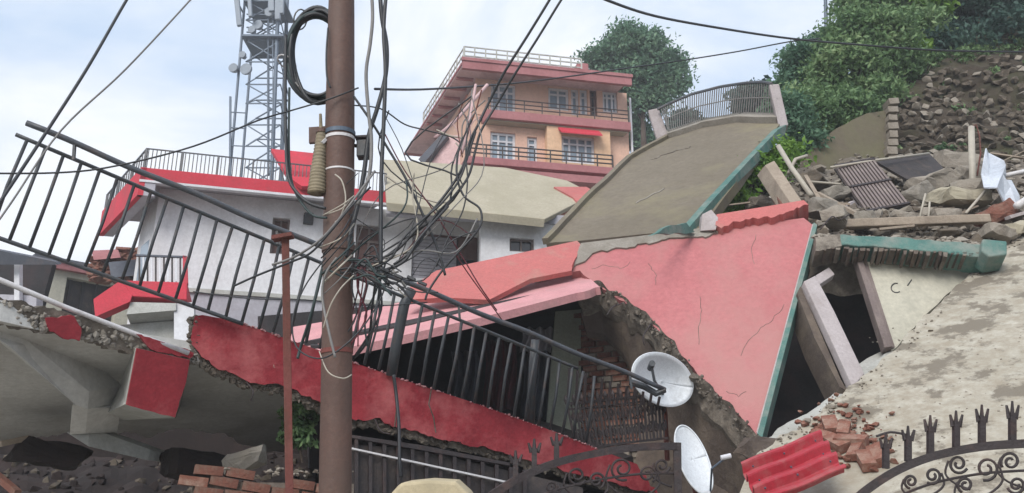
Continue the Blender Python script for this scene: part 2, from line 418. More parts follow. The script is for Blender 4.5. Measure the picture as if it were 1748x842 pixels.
M['doorframe'] = paint('brown grey door frame', (0.22, 0.175, 0.165), (0.17, 0.135, 0.125), 3, (0.3, 0.25, 0.22), 0.3, 4, 0.8, 0.3, 20, 4)
M['sheet_red'] = paint('red coated roofing sheet', (0.42, 0.022, 0.038), (0.36, 0.02, 0.033), 2, (0.34, 0.12, 0.11), 0.5, 4, 0.55, 0.15, 20, spec=0.5)
M['dish'] = paint('grey white dish paint', (0.74, 0.77, 0.80), (0.66, 0.69, 0.72), 3, (0.35, 0.35, 0.35), 0.25, 3, 0.45, 0.08, 14)
M['steel'] = paint('galvanised steel', (0.13, 0.16, 0.21), (0.10, 0.13, 0.17), 1, None, rough=0.55, bump=0.05, metallic=0.2)
M['antenna'] = paint('pale antenna shell', (0.26, 0.3, 0.35), None, 1, None, rough=0.5, bump=0.0)
M['tin_lt'] = paint('crumpled white tin', (0.62, 0.66, 0.72), (0.5, 0.54, 0.6), 2, (0.3, 0.3, 0.32), 0.4, 3, 0.5, 0.4, 6)
M['tin_dk'] = paint('dark slatted shutter', (0.055, 0.045, 0.045), (0.035, 0.03, 0.03), 4, (0.1, 0.075, 0.06), 0.4, 6, 0.6, 0.4, 20)
M['tin_roof'] = paint('dark blue grey roofing', (0.12, 0.13, 0.16), (0.09, 0.10, 0.12), 1, (0.2, 0.15, 0.13), 0.4, 1, 0.7, 0.2)
M['bark'] = paint('brown bark', (0.10, 0.075, 0.055), (0.07, 0.05, 0.04), 4, None, bump=0.9, bscale=20)
M['cloth_r'] = paint('faded dark red cloth', (0.16, 0.035, 0.04), (0.09, 0.03, 0.035), 3, (0.05, 0.045, 0.05), 0.6, 3, 0.95, 0.5, 12)
M['green_w'] = paint('pale green washed plaster', (0.33, 0.36, 0.29), (0.27, 0.29, 0.235), 2, (0.15, 0.15, 0.12), 0.5, 2, 0.9, 0.4, 14, 3)
M['canvas'] = paint('beige canvas', (0.52, 0.44, 0.29), (0.45, 0.38, 0.25), 3, (0.35, 0.3, 0.2), 0.3, 3, 0.9, 0.2)
M['insul'] = paint('beige ribbed casing', (0.32, 0.27, 0.18), (0.24, 0.2, 0.135), 8, (0.14, 0.12, 0.09), 0.4, 9, 0.7, 0.3)
M['leaf'] = leafmat('mixed green leaves', (0.055, 0.11, 0.05), (0.14, 0.235, 0.10), (0.28, 0.37, 0.18))
M['leaf_b'] = leafmat('blue green leaves', (0.05, 0.11, 0.07), (0.11, 0.21, 0.13), (0.21, 0.32, 0.19))
M['leaf_d'] = leafmat('dark evergreen leaves', (0.025, 0.06, 0.05), (0.05, 0.10, 0.08), (0.08, 0.15, 0.11))
M['leaf_y'] = leafmat('bright yellow green leaves', (0.08, 0.17, 0.03), (0.16, 0.29, 0.05), (0.26, 0.40, 0.09))
V = Vector
# ================================================================== GROUND
def sst(a, b, x):
    t = min(1, max(0, (x - a) / (b - a))); return t * t * (3 - 2 * t)
def terrain(x, y):
    h = 0.0
    mid = sst(-9, -2, x)
    h += mid * (6.0 * sst(13, 24, y) + 7.2 * sst(24, 33, y))
    h += (1 - mid) * (2.5 * sst(13, 40, y))
    r = sst(5.5, 11, x - (y - 12) * 0.12)
    h += r * (5.0 * sst(13, 18, y) + 4.0 * sst(18, 27, y)) * (1 - 0.35 * sst(24, 33, y))
    h -= 0.6 * sst(60, 300, math.hypot(x, y)) * h
    h += 0.25 * noise.noise(V((x * 0.15, y * 0.15, 3))) * sst(8, 16, y)
    return h
gx = [-600, -300, -150, -80, -50] + [-36 + i * 1.5 for i in range(49)] + [50, 80, 150, 300, 600]
gy = [-600, -200, -60, -20] + [-6 + i * 1.5 for i in range(45)] + [75, 100, 150, 300, 600]
obj('ground', MB().grid(lambda u, v: V((gx[round(u * (len(gx) - 1))], gy[round(v * (len(gy) - 1))], terrain(gx[round(u * (len(gx) - 1))], gy[round(v * (len(gy) - 1))]))), len(gx) - 1, len(gy) - 1), M['ground'], kind='structure', smooth=True)

# ================================================================== ORANGE HOUSE ON THE HILL
N0 = P(790, 100, 30); zr = N0.z
R0 = PZ(1078, 130, zr); L0 = PZ(718, 214, zr)
FO = Facade(N0, R0)
lv = V((L0.x - N0.x, L0.y - N0.y, 0))
back = lv * 1.5
ho = thing('hillside_house', 'peach orange three storey house with maroon roof slab high on the hill behind', 'house', (N0.x + 3, N0.y + 3, terrain(N0.x + 3, N0.y + 3)))
def foot(z0, z1, s0, s1, d, bk=1.0, lx=1.0):
    """footprint prism: front line s0..s1 at distance d in front of the facade, going back along the side direction"""
    a, b = FO.pt(s0, z0, d), FO.pt(s1, z0, d)
    return MB().prism([a, b, b + back * bk, a + back * bk], V((0, 0, z1 - z0)))
WD = -1.15          # the wall stands this far behind the roof edge
sW0 = FO.sz(812, 170, WD)[0]; sW1 = FO.sz(1070, 170, WD)[0]
zz = lambda x, y, d=0.0: FO.sz(x, y, d)[1]
z_rb = zz(900, 121)                # roof slab underside
obj('front_fascia', MB().fbox(FO, 0, FO.len, zr - .42, zr - .005, -.16, .0), M['maroon'], ho)
obj('roof_slab', foot(zr - 0.12, zr - .09 + .09, 0, FO.len, -.165), M['maroon'], ho, bevel=0.03)
obj('soffit_board', foot(zr - 0.17, zr - 0.124, 0.05, FO.len - 0.1, -0.17, .95), M['soffit'], ho)
for k in range(7):                  # ribs below the overhang
    t = 0.35 + k * 0.9
    a = FO.pt(0.12, zr - 0.22, 0) + lv.normalized() * t; b = FO.pt(sW0 + 0.1, zr - 0.22, 0) + lv.normalized() * t
    obj('roof_rib', MB().bar(a, b, 0.12, 0.11), M['maroon'], ho)
obj('fascia_lip', MB().fbox(FO, -0.04, FO.len + 0.04, zr - 0.08, zr + 0.06, -0.1, 0.05), M['maroon'], ho)
z_s2t, z_s2b = zz(950, 197, -0.6), zz(950, 211, -0.6)
z_s3t, z_s3b = zz(930, 280, -0.4), zz(930, 292, -0.4)
z_bot = terrain(N0.x + 3, N0.y + 3) - 3
# storeys
def win(fa, name, px, d, holes, frame='frame_w', glass='glass', bars=(1, 0), parent=None, fw=0.10):
    s0, s1, z0, z1 = fa.rect(*px, d)
    holes.append((s0, s1, z0, z1))
    mb = MB()
    e = d - 0.10
    mb.fbox(fa, s0, s0 + fw, z0, z1, e - 0.06, e); mb.fbox(fa, s1 - fw, s1, z0, z1, e - 0.06, e)
    mb.fbox(fa, s0 + fw, s1 - fw, z1 - fw, z1, e - 0.06, e); mb.fbox(fa, s0 + fw, s1 - fw, z0, z0 + fw, e - 0.06, e)
    for k in range(bars[0]):
        c = s0 + (s1 - s0) * (k + 1) / (bars[0] + 1); mb.fbox(fa, c - fw * .4, c + fw * .4, z0 + fw, z1 - fw, e - 0.05, e - 0.004)
    for k in range(bars[1]):
        c = z0 + (z1 - z0) * (0.72 if bars[1] == 1 else (k + 1) / (bars[1] + 1)); mb.fbox(fa, s0 + fw, s1 - fw, c - fw * .4, c + fw * .4, e - 0.047, e - 0.007)
    o = obj(name, mb, M[frame], parent)
    obj('pane', MB().fbox(fa, s0 + 0.01, s1 - 0.01, z0 + 0.01, z1 - 0.01, e - 0.09, e - 0.07), M[glass], o)
    return o
hu = []
win(FO, 'window', (838, 143, 880, 192), WD, hu, bars=(2, 1), parent=ho)
win(FO, 'window', (936, 150, 971, 188), WD, hu, bars=(1, 1), parent=ho)
win(FO, 'door', (975, 152, 988, 197), WD, hu, bars=(0, 1), parent=ho)
win(FO, 'door', (990, 153, 1003, 197), WD, hu, bars=(0, 1), parent=ho)
win(FO, 'door', (1007, 152, 1019, 198), WD, hu, 'brown_w', 'glass_dk', (0, 1), ho)
win(FO, 'window', (1029, 156, 1054, 192), WD, hu, bars=(2, 1), parent=ho)
sW0 = FO.sz(812, 170, WD)[0]
obj('upper_wall', holed_wall(FO, sW0, sW1, z_s2t, zr - 0.175, hu, WD, 0.25), M['orange'], ho)
def side_wall(z0, z1, s0):
    a = FO.pt(s0, z0, WD - 0.001)
    return MB().prism([a, a + V((0.25, 0.1, 0)), a + V((0.25, 0.1, 0)) + back * 0.7, a + back * 0.7], V((0, 0, z1 - z0)))
obj('side_wall', side_wall(z_bot, zr - 0.43, sW0 - 0.01), M['orange'], ho)
obj('side_wall', side_wall(z_bot, zr - 0.43, sW1 - 0.24), M['orange'], ho)
bp = lambda s0, s1, z0, z1, m, nm='wall_panel', d0=WD + 0.003, d1=WD + 0.03: obj(nm, MB().fbox(FO, s0, s1, z0, z1, d0, d1), M[m], ho)
# middle slab (balcony of upper floor)
s2a, s2b = FO.sz(832, 200, -0.6)[0], FO.sz(1077, 210, -0.6)[0]
obj('balcony_slab', foot(z_s2b, z_s2t, s2a, s2b, -0.6, 0.55), M['maroon'], ho, bevel=0.02)
obj('soffit_board', foot(z_s2b - 0.05, z_s2b - 0.006, s2a + 0.1, s2b - 0.1, -0.75, 0.5), M['beige'], ho)
# lower floor
hl = []
win(FO, 'window', (837, 226, 880, 277), WD, hl, bars=(2, 1), parent=ho)
win(FO, 'door', (900, 234, 917, 277), WD, hl, bars=(0, 1), parent=ho)
obj('middle_wall', holed_wall(FO, sW0, sW1, z_s3t, z_s2b - 0.055, hl, WD, 0.25), M['orange'], ho)
hb = []
db = WD + 0.4
win(FO, 'window', (959, 233, 1015, 279), db, hb, bars=(3, 1), parent=ho)
b0, b1 = FO.sz(934, 240, db)[0], FO.sz(1042, 245, db)[0]
obj('bay_wall', holed_wall(FO, b0, b1, z_s3t, z_s2b - 0.055, hb, db, 0.2), M['orange_y'], ho)
for s in (b0, b1 - 0.2): obj('bay_side', MB().fbox(FO, s, s + 0.2, z_s3t, z_s2b - 0.055, WD, db - 0.203), M['orange_y'], ho)
a0, a1, az0, az1 = FO.rect(953, 220, 1022, 236, db)
obj('awning', MB().prism([FO.pt(a0, az1, db), FO.pt(a0, az0, db + 0.5), FO.pt(a0, az0 - 0.06, db + 0.5), FO.pt(a0, az1 - 0.12, db)], FO.u * (a1 - a0)), M['red'], ho)
# lowest slabs
s3a, s3b = FO.sz(798, 282, -0.2)[0], FO.sz(1072, 290, -0.2)[0]
obj('balcony_slab', foot(z_s3b, z_s3t, s3a, s3b, -0.2, 0.8), M['maroon'], ho, bevel=0.02)
obj('basement_wall', MB().fbox(FO, s3a + 0.4, s3b - 0.5, z_bot, z_s3b, WD - 0.3, WD + 0.2), M['brick_dk'], ho)
obj('basement_band', MB().fbox(FO, s3a + 0.4, s3b - 0.3, zz(950, 312), zz(950, 300), WD, WD + 1.4), M['maroon'], ho)
# balcony and roof rails
def rails(fa, s0, s1, zt, d, h, n, posts, name='balcony_rail', m='iron_br', parent=None, r=0.02, rows=2, diag=None):
    q = (lambda s, z: fa.pt(s, z, d)) if diag is None else diag
    mb = MB()
    for k in range(rows):
        mb.bar(q(s0, zt + h * (1 - k / rows)), q(s1, zt + h * (1 - k / rows)), r * 1.6)
    o = obj(name, mb, M[m], parent)
    for k in range(posts):
        s = s0 + (s1 - s0) * k / (posts - 1)
        obj('post', MB().bar(q(s, zt), q(s, zt + h), r * 2), M[m], o)
    for k in range(n):
        s = s0 + (s1 - s0) * (k + 0.5) / n
        obj('baluster', MB().bar(q(s, zt), q(s, zt + h * 0.97), r), M[m], o)
    return o
rails(FO, s2a + 0.05, s2b - 0.05, z_s2t, -0.68, 0.55, 0, 9, 'balcony_rail', 'iron_br', ho, 0.022, 3)
rails(FO, s3a + 0.1, s3b - 0.6, z_s3t, -0.28, 0.55, 0, 10, 'balcony_rail', 'iron_br', ho, 0.028, 3)
rails(FO, 0.05, FO.sz(994, 110)[0], zr, -0.12, 0.62, 0, 12, 'roof_rail', 'under_pale', ho, 0.028, 3)
rails(FO, 0, 1, zr, 0, 0.62, 16, 7, 'roof_rail', 'under_pale', ho, 0.028, 2, diag=lambda s, z: FO.pt(0.08, z, -0.12) + lv * 0.97 * s)
obj('roof_tank', MB().fbox(FO, FO.sz(992, 100)[0], FO.sz(1012, 100)[0], zr, zr + 0.75, -1.4, -0.6), M['maroon'], ho, bevel=0.05)
# slanted stair roof at the left
c = [P(714, 272, 33), P(724, 278, 33), P(764, 232, 33), P(755, 227, 33)]
obj('stair_roof', MB().prism(c, V((0.6, 2.4, 0))), M['tin_roof'], ho)
obj('stair_wall', MB().prism([P(735, 279, 33.3), P(800, 290, 33), P(812, 228, 33), P(768, 232, 33.3)], V((0.3, 2, 0))), M['soffit'], ho)
obj('downpipe', MB().tube([FO.pt(sW1 + 0.1, z_s3t, WD + 0.1), FO.pt(sW1 + 0.1, zr - 0.45, WD + 0.1)], 0.05, 6), M['frame_w'], ho)

# ================================================================== FOLIAGE
rng = np.random.default_rng(5)
def leaf_cloud(name, blobs, n, size, m, parent, clump=0.35, kind=None):
    """blobs: (centre, rx, ry, rz); leaves sit on the outer shell of many small clumps"""
    w = np.array([b[1] * b[3] for b in blobs]); w = w / w.sum()
    nc = max(8, n // 34)
    pick = rng.choice(len(blobs), nc, p=w)
    C = np.array([tuple(blobs[i][0]) for i in pick]); R = np.array([[blobs[i][1], blobs[i][2], blobs[i][3]] for i in pick])
    d = rng.normal(size=(nc, 3)); d /= np.linalg.norm(d, axis=1)[:, None]
    C = C + d * R * (rng.uniform(0.35, 1.0, (nc, 1)) ** 0.5)
    cs = clump * rng.uniform(0.45, 1.25, nc)
    k = rng.integers(0, nc, n)
    off = rng.normal(size=(n, 3)); off /= np.linalg.norm(off, axis=1)[:, None]
    off *= rng.uniform(0.3, 1.0, (n, 1))
    off[:, 2] *= 0.6
    c = C[k] + off * cs[k][:, None]
    a = rng.normal(size=(n, 3)); a /= np.linalg.norm(a, axis=1)[:, None]
    b = rng.normal(size=(n, 3)); b -= a * (a * b).sum(1)[:, None]; b /= np.linalg.norm(b, axis=1)[:, None]
    s = size * rng.uniform(0.5, 1.25, (n, 1))
    base = np.array(BASE[parent]) if parent else np.array(tuple(blobs[0][0]))
    q = np.stack([c - a * s, c + b * s * 0.42, c + a * s, c - b * s * 0.42], 1).reshape(-1, 3) - base
    me = bpy.data.meshes.new(name)
    me.vertices.add(4 * n); me.vertices.foreach_set('co', q.ravel())
    me.loops.add(4 * n); me.loops.foreach_set('vertex_index', np.arange(4 * n))
    me.polygons.add(n); me.polygons.foreach_set('loop_start', np.arange(0, 4 * n, 4)); me.polygons.foreach_set('loop_total', np.full(n, 4))
    me.update(); me.validate(); me.materials.append(m)
    o = bpy.data.objects.new(name, me); COL.objects.link(o)
    if parent: o.parent = parent
    else: o.location = base
    BASE[o] = V(base)
    if kind: o['kind'] = kind
    return o
def tree(name, label, cat, root, blobs, n, size, m, trunk_r, group=None, clump=0.45, limbs=7):
    t = thing(name, label, cat, root, group)
    top = sum((V(b[0]) for b in blobs), V((0, 0, 0))) / len(blobs)
    base = V(root)
    path = smoothline([base, base.lerp(top, 0.4) + V((jit(.15), 0, 0)), base.lerp(top, 0.75) + V((jit(.2), 0, 0)), top], 4)
    obj('trunk', MB().tube(path, [trunk_r * (1 - 0.75 * i / (len(path) - 1)) for i in range(len(path))], 8), M['bark'], t, smooth=True)
    for k in range(limbs):
        b = blobs[k % len(blobs)]
        a = path[int(len(path) * random.uniform(0.5, 0.95))]
        e = V(b[0]) + V((jit(b[1] * .7), jit(b[2] * .7), jit(b[3] * .6)))
        obj('limb', MB().tube(smoothline([a, a.lerp(e, 0.5) + V((0, 0, -0.2)), e], 3), [trunk_r * .35 * (1 - 0.12 * i) for i in range(7)], 6), M['bark'], t, smooth=True)
    leaf_cloud('crown', blobs, n, size, m, t, clump)
    return t
def bl(px, py, Y, rx, rz, dy=1.0):
    """foliage blob centred on px,py at distance Y, radii in photo pixels"""
    c = P(px, py, Y); k = (c - CAM).length / F
    return (c, rx * k, (rx + rz) / 2 * k * dy, rz * k)
c = P(1098, 262, 39)
tree('broadleaf_tree', 'tall round crowned tree rising behind the peach orange house', 'tree', (c.x, c.y, c.z - 3),
     [bl(1088, 92, 39, 50, 42), bl(1045, 98, 39, 34, 22), bl(1122, 112, 39, 36, 42), bl(1085, 138, 39, 48, 32), bl(1120, 165, 39, 28, 26), bl(1070, 62, 39, 30, 20), bl(1150, 140, 39, 20, 22), bl(1018, 100, 39.5, 26, 14), bl(1158, 112, 39, 12, 16), bl(1095, 175, 39, 30, 18), bl(1085, 215, 40, 16, 22), bl(1108, 232, 40, 14, 26)],
     30000, 0.14, M['leaf_b'], 0.22, None, 0.75, 9)
for i, (px, py, rx, rz, Y, lab) in enumerate([
        (1092, 235, 22, 22, 41, 'low dark shrub at the foot of the tall tree beside the orange house'),
        (1170, 208, 24, 14, 24, 'dark shrub seen through the left half of the curved roof railing'),
        (1290, 168, 36, 24, 23, 'dark round shrub seen through the right half of the curved roof railing')]):
    c = P(px, py + rz + 20, Y)
    tree('shrub', lab, 'shrub', tuple(c), [bl(px, py, Y, rx, rz), bl(px - rx * .5, py + rz * .6, Y, rx * .6, rz * .6), bl(px + rx * .4, py + rz * .7, Y, rx * .7, rz * .6)], 3500, 0.12, M['leaf_d'], 0.06, None, 0.35, 4)
# the wooded slope at upper right
HB = [
 ('bushy_tree', 'feathery blue green bush leaning out furthest left of the hillside trees', [bl(1378, 108, 19, 38, 32), bl(1350, 150, 19, 22, 26), bl(1400, 80, 19, 26, 20)], 9000, 'leaf_b', 0.075),
 ('bushy_tree', 'light green leafy tree in the middle of the wooded slope', [bl(1455, 125, 18, 62, 60), bl(1420, 180, 18, 52, 40), bl(1500, 70, 18, 50, 42), bl(1460, 60, 18, 46, 34), bl(1530, 110, 18, 34, 34)], 32000, 'leaf', 0.075),
 ('bushy_tree', 'green bush hanging over the top of the mossy retaining wall', [bl(1395, 215, 17.2, 50, 34), bl(1445, 195, 17.2, 46, 34), bl(1365, 190, 17.2, 28, 40), bl(1495, 160, 17.5, 30, 28)], 22000, 'leaf', 0.07),
 ('bushy_tree', 'tall leafy tree against the sky above the stone slope', [bl(1500, 25, 20, 58, 42), bl(1560, -20, 20, 70, 44), bl(1470, 0, 20, 36, 40), bl(1560, 60, 19, 50, 36)], 20000, 'leaf', 0.085),
 ('bushy_tree', 'dark tree crown at the top right of the wooded slope', [bl(1640, 20, 20.5, 80, 50), bl(1720, 40, 20.5, 60, 44), bl(1600, 75, 20, 46, 30), bl(1690, -20, 20.5, 90, 40), bl(1580, 90, 18.8, 40, 20), bl(1660, 70, 18.6, 60, 20), bl(1740, 50, 18.6, 60, 24), bl(1850, 20, 18.6, 90, 40)], 30000, 'leaf_d', 0.09),
 ('bushy_tree', 'yellow green sprig of leaves standing out on the dark trees', [bl(1590, 12, 19.4, 24, 18), bl(1545, 95, 18.6, 34, 22)], 2500, 'leaf_y', 0.12),
 ('bushy_tree', 'blue green bush growing just beside the leaning white railing post', [bl(1350, 210, 16, 18, 42), bl(1372, 245, 16, 26, 26), bl(1335, 180, 16, 12, 20)], 7000, 'leaf_b', 0.065),
 ('bushy_tree', 'bright green creeper growing under the teal edge of the tilted slab', [bl(1290, 300, 13.9, 30, 20), bl(1250, 345, 13.4, 30, 14), bl(1335, 265, 14.2, 16, 22)], 4200, 'leaf_y', 0.07),
]
for nm, lab, blobs, n, m, s in HB:
    b0 = blobs[0][0]
    k = tree(nm, lab, 'tree' if 'tree' in lab else 'bush', (b0.x, b0.y + 0.3, b0.z - blobs[0][3] - 1.0), blobs, n, s, M[m], 0.1, None, 0.42, 5)

# ================================================================== HILLSIDE: STONE SLOPE AND RETAINING WALL
def hill_top(px):      # upper edge of the bare slope in the photograph
    return np.interp(px, [1480, 1540, 1600, 1680, 1748, 1900, 2200], [190, 135, 105, 85, 68, 30, -40])
def hill_pt(u, v):
    px = 1490 + u * 720; py = hill_top(px) - 40 + (335 - hill_top(px) + 40) * v
    Y = 18.8 - 3.4 * v
    p = P(px, py, Y)
    r = V((noise.noise(p * 0.9), noise.noise(p * 0.9 + V((9, 2, 1))), 0)) * 0.35 + V((0, noise.noise(p * 3.1) * 0.16, 0))
    return p + r
hs = obj('hillside', MB().grid(hill_pt, 90, 40, (0.4, 3.5, 0.0)), M['soil'], kind='structure')
stone_me = []
for k in range(8):
    vs, fs = ROCKS[k]; me = bpy.data.meshes.new('stone'); me.from_pydata([tuple(v) for v in vs], [], fs); me.materials.append(M['stone'] if k < 6 else M['stone_p'])
    stone_me.append(me)
def wall_uv(px, py):
    u = (px - 1490) / 720; return u, (py - hill_top(px) + 40) / (335 - hill_top(px) + 40)
far_stones = MB(); cnt = 0
for r in range(17):
    for c_ in range(60):
        px = 1500 + c_ * 13.6 + (r % 2) * 6 + jit(4); py = 96 + r * 11.5 + jit(3)
        if py < hill_top(px) + 22 + 8 * math.sin(px * .07) or random.random() < .05: continue
        u, v = wall_uv(px, py); p = hill_pt(u, v); k = (p - CAM).length / F
        w = random.uniform(9, 17) * k; h = random.uniform(7, 12) * k
        if px < 1752 and cnt < 290:
            cnt += 1
            inst('stone', stone_me[random.choice([0, 1, 2, 3, 4, 5, 0, 6, 7])], hs, p + V((0, -.03, 0)), Matrix.Rotation(jit(.5), 3, 'Y') @ Matrix.Rotation(jit(.8), 3, 'X'), (w * 1.3, .26 + jit(.1), h * 1.75))
        else: far_stones.rock(p, w * 1.2)
obj('packed_stones', far_stones, M['stone'], hs, kind='stuff')
# mossy concrete retaining wall with stone quoins on its right edge
RW = Plane((1380, 330, 15.2), (1520, 330, 15.6), (1515, 190, 16.6))
rw = thing('retaining_wall', 'mossy brown retaining wall with curved top in front of the stone slope', 'wall', tuple(RW.hit(1440, 380)))
pts = [(1340, 372), (1345, 330), (1362, 290), (1385, 255), (1420, 225), (1455, 205), (1490, 192), (1512, 188), (1514, 380)]
slab('wall_face', pts, RW, 0.4, M['wallmoss'], rw, ragged=(0, 1, 2, 3, 4, 5, 6), amp=1.5)
qm = MB().box((0, 0, 0), 0.2, 0.34, 0.17).mesh('quoin', V((0, 0, 0))); qm.materials.append(M['stone_p'])
for k in range(12):
    inst('quoin', qm, rw, RW.hit(1518 + jit(2), 180 + k * 14) - RW.n * 0.03, Matrix.Rotation(jit(.12), 3, 'Y'), (random.uniform(.8, 1.15), 1, random.uniform(.7, .95)))

gr = []
for px in range(1520, 1900, 16):
    py = hill_top(px) + 4
    u, v = wall_uv(px, py); p = hill_pt(u, v); k = (p - CAM).length / F
    gr.append((p, 16 * k, .3, random.uniform(8, 22) * k))
for _ in range(16):
    px, py = random.uniform(1530, 1760), random.uniform(110, 300)
    if py < hill_top(px): continue
    u, v = wall_uv(px, py); p = hill_pt(u, v); k = (p - CAM).length / F
    gr.append((p, 9 * k, .12, 7 * k))
o_ = leaf_cloud('grass_tufts', gr, 9000, .05, M['leaf'], None, .14, 'stuff'); o_['label'] = 'grass and weeds growing along the top of the stone slope'
# ================================================================== TELECOM TOWER
tb = P(455, 330, 42)
tt = thing('telecom_tower', 'grey steel lattice telecom tower with antennas behind the coil of cable', 'tower', (tb.x, tb.y, terrain(tb.x, tb.y)))
tk = (tb - CAM).length / F
def TP(px, py, dy=0.0):
    q = P(px, py, 42); return V((q.x, 42 + dy, q.z))
zlo = terrain(tb.x, tb.y)
legs = [(427, 492, 0), (427, 492, 2.0)]
lx = {}
hw = 0.95
for side, dy in (((427), -0.9), ((427), 0.9), ((487), -0.9), ((487), 0.9)):
    a, b = TP(side, 300, dy), TP(side + (3 if side < 450 else -3), -30, dy)
    a.z = zlo
    a.x += (-0.4 if side < 450 else 0.4)
    obj('leg', MB().tube([a, b], 0.075 if side < 450 else 0.11, 6), M['steel'], tt)
levels = [330, 298, 262, 226, 190, 158, 120, 84, 50, 18, -16]
for i in range(len(levels) - 1):
    for dy in (-0.9, 0.9):
        mb = MB()
        a, b, c, d = TP(428, levels[i], dy), TP(487, levels[i], dy), TP(429, levels[i + 1], dy), TP(486, levels[i + 1], dy)
        if i % 2 == 0 or i > 5: mb.bar(a, d, 0.06); mb.bar(b, c, 0.06)
        mb.bar(c, d, 0.06)
        obj('brace', mb, M['steel'], tt)
    mb = MB(); mb.bar(TP(428, levels[i], -0.9), TP(429, levels[i + 1], 0.9), 0.05); mb.bar(TP(487, levels[i], .9), TP(486, levels[i + 1], -0.9), 0.05)
    obj('brace', mb, M['steel'], tt)
obj('platform', MB().box(TP(458, 80), 2.3, 2.4, 0.12), M['steel'], tt)
obj('platform', MB().box(TP(460, 20), 2.3, 2.2, 0.1), M['steel'], tt)
mb = MB()
for k in range(26): mb.bar(TP(466, -20 + k * 13, -1), TP(474, -20 + k * 13, -1), 0.035)
mb.bar(TP(466, -30, -1), TP(466, 310, -1), 0.04); mb.bar(TP(474, -30, -1), TP(474, 310, -1), 0.04)
obj('ladder', mb, M['steel'], tt)
obj('feeder_cable', MB().tube([TP(458, 300, 0), TP(458, 0, 0)], 0.07, 6), M['steel'], tt)
for (x0, y0, x1, y1, w) in ((414, -12, 423, 70, 0.28), (437, -20, 441, 55, 0.22), (474, -16, 476, 46, 0.34), (486, -10, 486, 60, 0.3), (494, -14, 492, 50, 0.26)):
    a, b = TP(x0, y0, -1.5), TP(x1, y1, -1.5)
    o = obj('panel_antenna', MB().bar(a, b, w, 0.2, V((0, 1, 0))), M['antenna'], tt, bevel=0.04)
    obj('mounting_bracket', MB().bar((a + b) / 2, (a + b) / 2 + V((0, 1.3, 0)), 0.07), M['steel'], o)
for x, y, r in ((409, 134, 0.26), (430, 136, 0.33), (424, 112, 0.2), (470, 40, 0.3), (450, 62, 0.28), (440, 70, 0.22)):
    p = TP(x, y, -1.2)
    mb = MB().tube([p, p + V((0.02, 0.12, 0)), p + V((0.03, 0.4, 0))], [r, r, r * 0.5], 12)
    o = obj('drum_antenna', mb, M['antenna'], tt)
    obj('mounting_arm', MB().bar(p + V((0.03, 0.35, 0)), TP(429, y, -0.9), 0.06), M['steel'], o)
mb = MB().bar(TP(403, 180, -1), TP(403, 330, -1), 0.1)
for y in (206, 232, 262): mb.bar(TP(403, y, -1), TP(428, y, -0.9), 0.05)
obj('side_mast', mb, M['steel'], tt)
c1 = P(1410, 120, 21); 
obj('lamp_pole', MB().tube([P(1413, 140, 21), P(1408, -40, 21)], [0.06, 0.05], 8), M['steel'], label='thin grey pole rising into the sky above the hillside bushes', cat='pole')

# ================================================================== WHITE HOUSE WITH RED TRIM
zw = P(242, 287, 18).z
WB, WC, WA = P(242, 287, 18), PZ(665, 329, P(242, 287, 18).z), PZ(175, 362, P(242, 287, 18).z)
FW = Facade(WB, WC)
sb = V((WA.x - WB.x, WA.y - WB.y, 0))
hw_ = thing('white_house', 'white house with red trim and railed flat roof behind the big brown pole', 'house', (WB.x + 2, WB.y + 2, terrain(WB.x + 2, WB.y + 2)))
zb = FW.sz(440, 336)[1]
th = zw - FW.sz(242, 308)[1]
def wfoot(z0, z1, s0, s1, d, k0=0.0, k1=1.0):
    a, b = FW.pt(s0, z0, d), FW.pt(s1, z0, d)
    return MB().prism([a + sb * k0, b + sb * k0, b + sb * k1, a + sb * k1], V((0, 0, z1 - z0)))
w0_ = FW.sz(262, 400, -.75)[0]
obj('roof_slab', wfoot(zw - 0.16, zw - 0.02, 0.05, FW.len, -0.08, 0, 1.0), M['white_lo'], hw_)
obj('parapet_band', MB().fbox(FW, 0.0, FW.len, zw - th, zw, -0.08, 0.06), M['red'], hw_, bevel=0.01)
q = [FW.pt(0, zw - th - 0.38, 0.06), FW.pt(0.12, zw - th - 0.38, 0.06), FW.pt(0.12, zw - th - .38, 0.06) + sb, FW.pt(0, zw - th - .38, 0.06) + sb]
obj('parapet_band', MB().prism(q, V((0, 0, th + 0.38))), M['red'], hw_)
obj('soffit', wfoot(zw - th - 0.372, zw - th - 0.30, 0.125, w0_ + 0.02, 0.05, 0, 1.0), M['white_lo'], hw_)
obj('soffit_drop', MB().fbox(FW, 0.0, w0_ + .02, zw - th - 0.38, zw - th - .065, -0.06, 0.055), M['white_lo'], hw_)
obj('white_lip', MB().fbox(FW, 0.0, FW.len, zw - th - 0.06, zw - th - 0.004, -0.08, 0.08), M['frame_w'], hw_)
WDW = -0.75
w0 = FW.sz(262, 400, WDW)[0]; w1 = FW.len + FW.sz(945, 400, WDW)[0] * 0 + 4.3
holes = []
win(FW, 'window', (463, 372, 493, 434), WDW, holes, 'doorframe', 'brown_w', (1, 1), hw_, 0.05)
win(FW, 'window', (518, 365, 535, 384), WDW, holes, 'glass_dk', 'glass', (1, 0), hw_, 0.03)
win(FW, 'window', (606, 384, 652, 480), WDW, holes, 'doorframe', 'brown_w', (1, 1), hw_, 0.07)
win(FW, 'wide_opening', (703, 400, 816, 478), WDW, holes, 'brown_w', 'glass_dk', (2, 0), hw_, 0.08)
s0_, s1_, z0_, z1_ = FW.rect(783, 402, 815, 442, WDW)
obj('shutter', MB().fbox(FW, s0_, s1_ - 0.01, z0_, z1_, WDW - 0.1, WDW - 0.06), M['brown_w'], hw_)
s0_, s1_, z0_, z1_ = FW.rect(705, 402, 780, 476, WDW)
mb = MB()
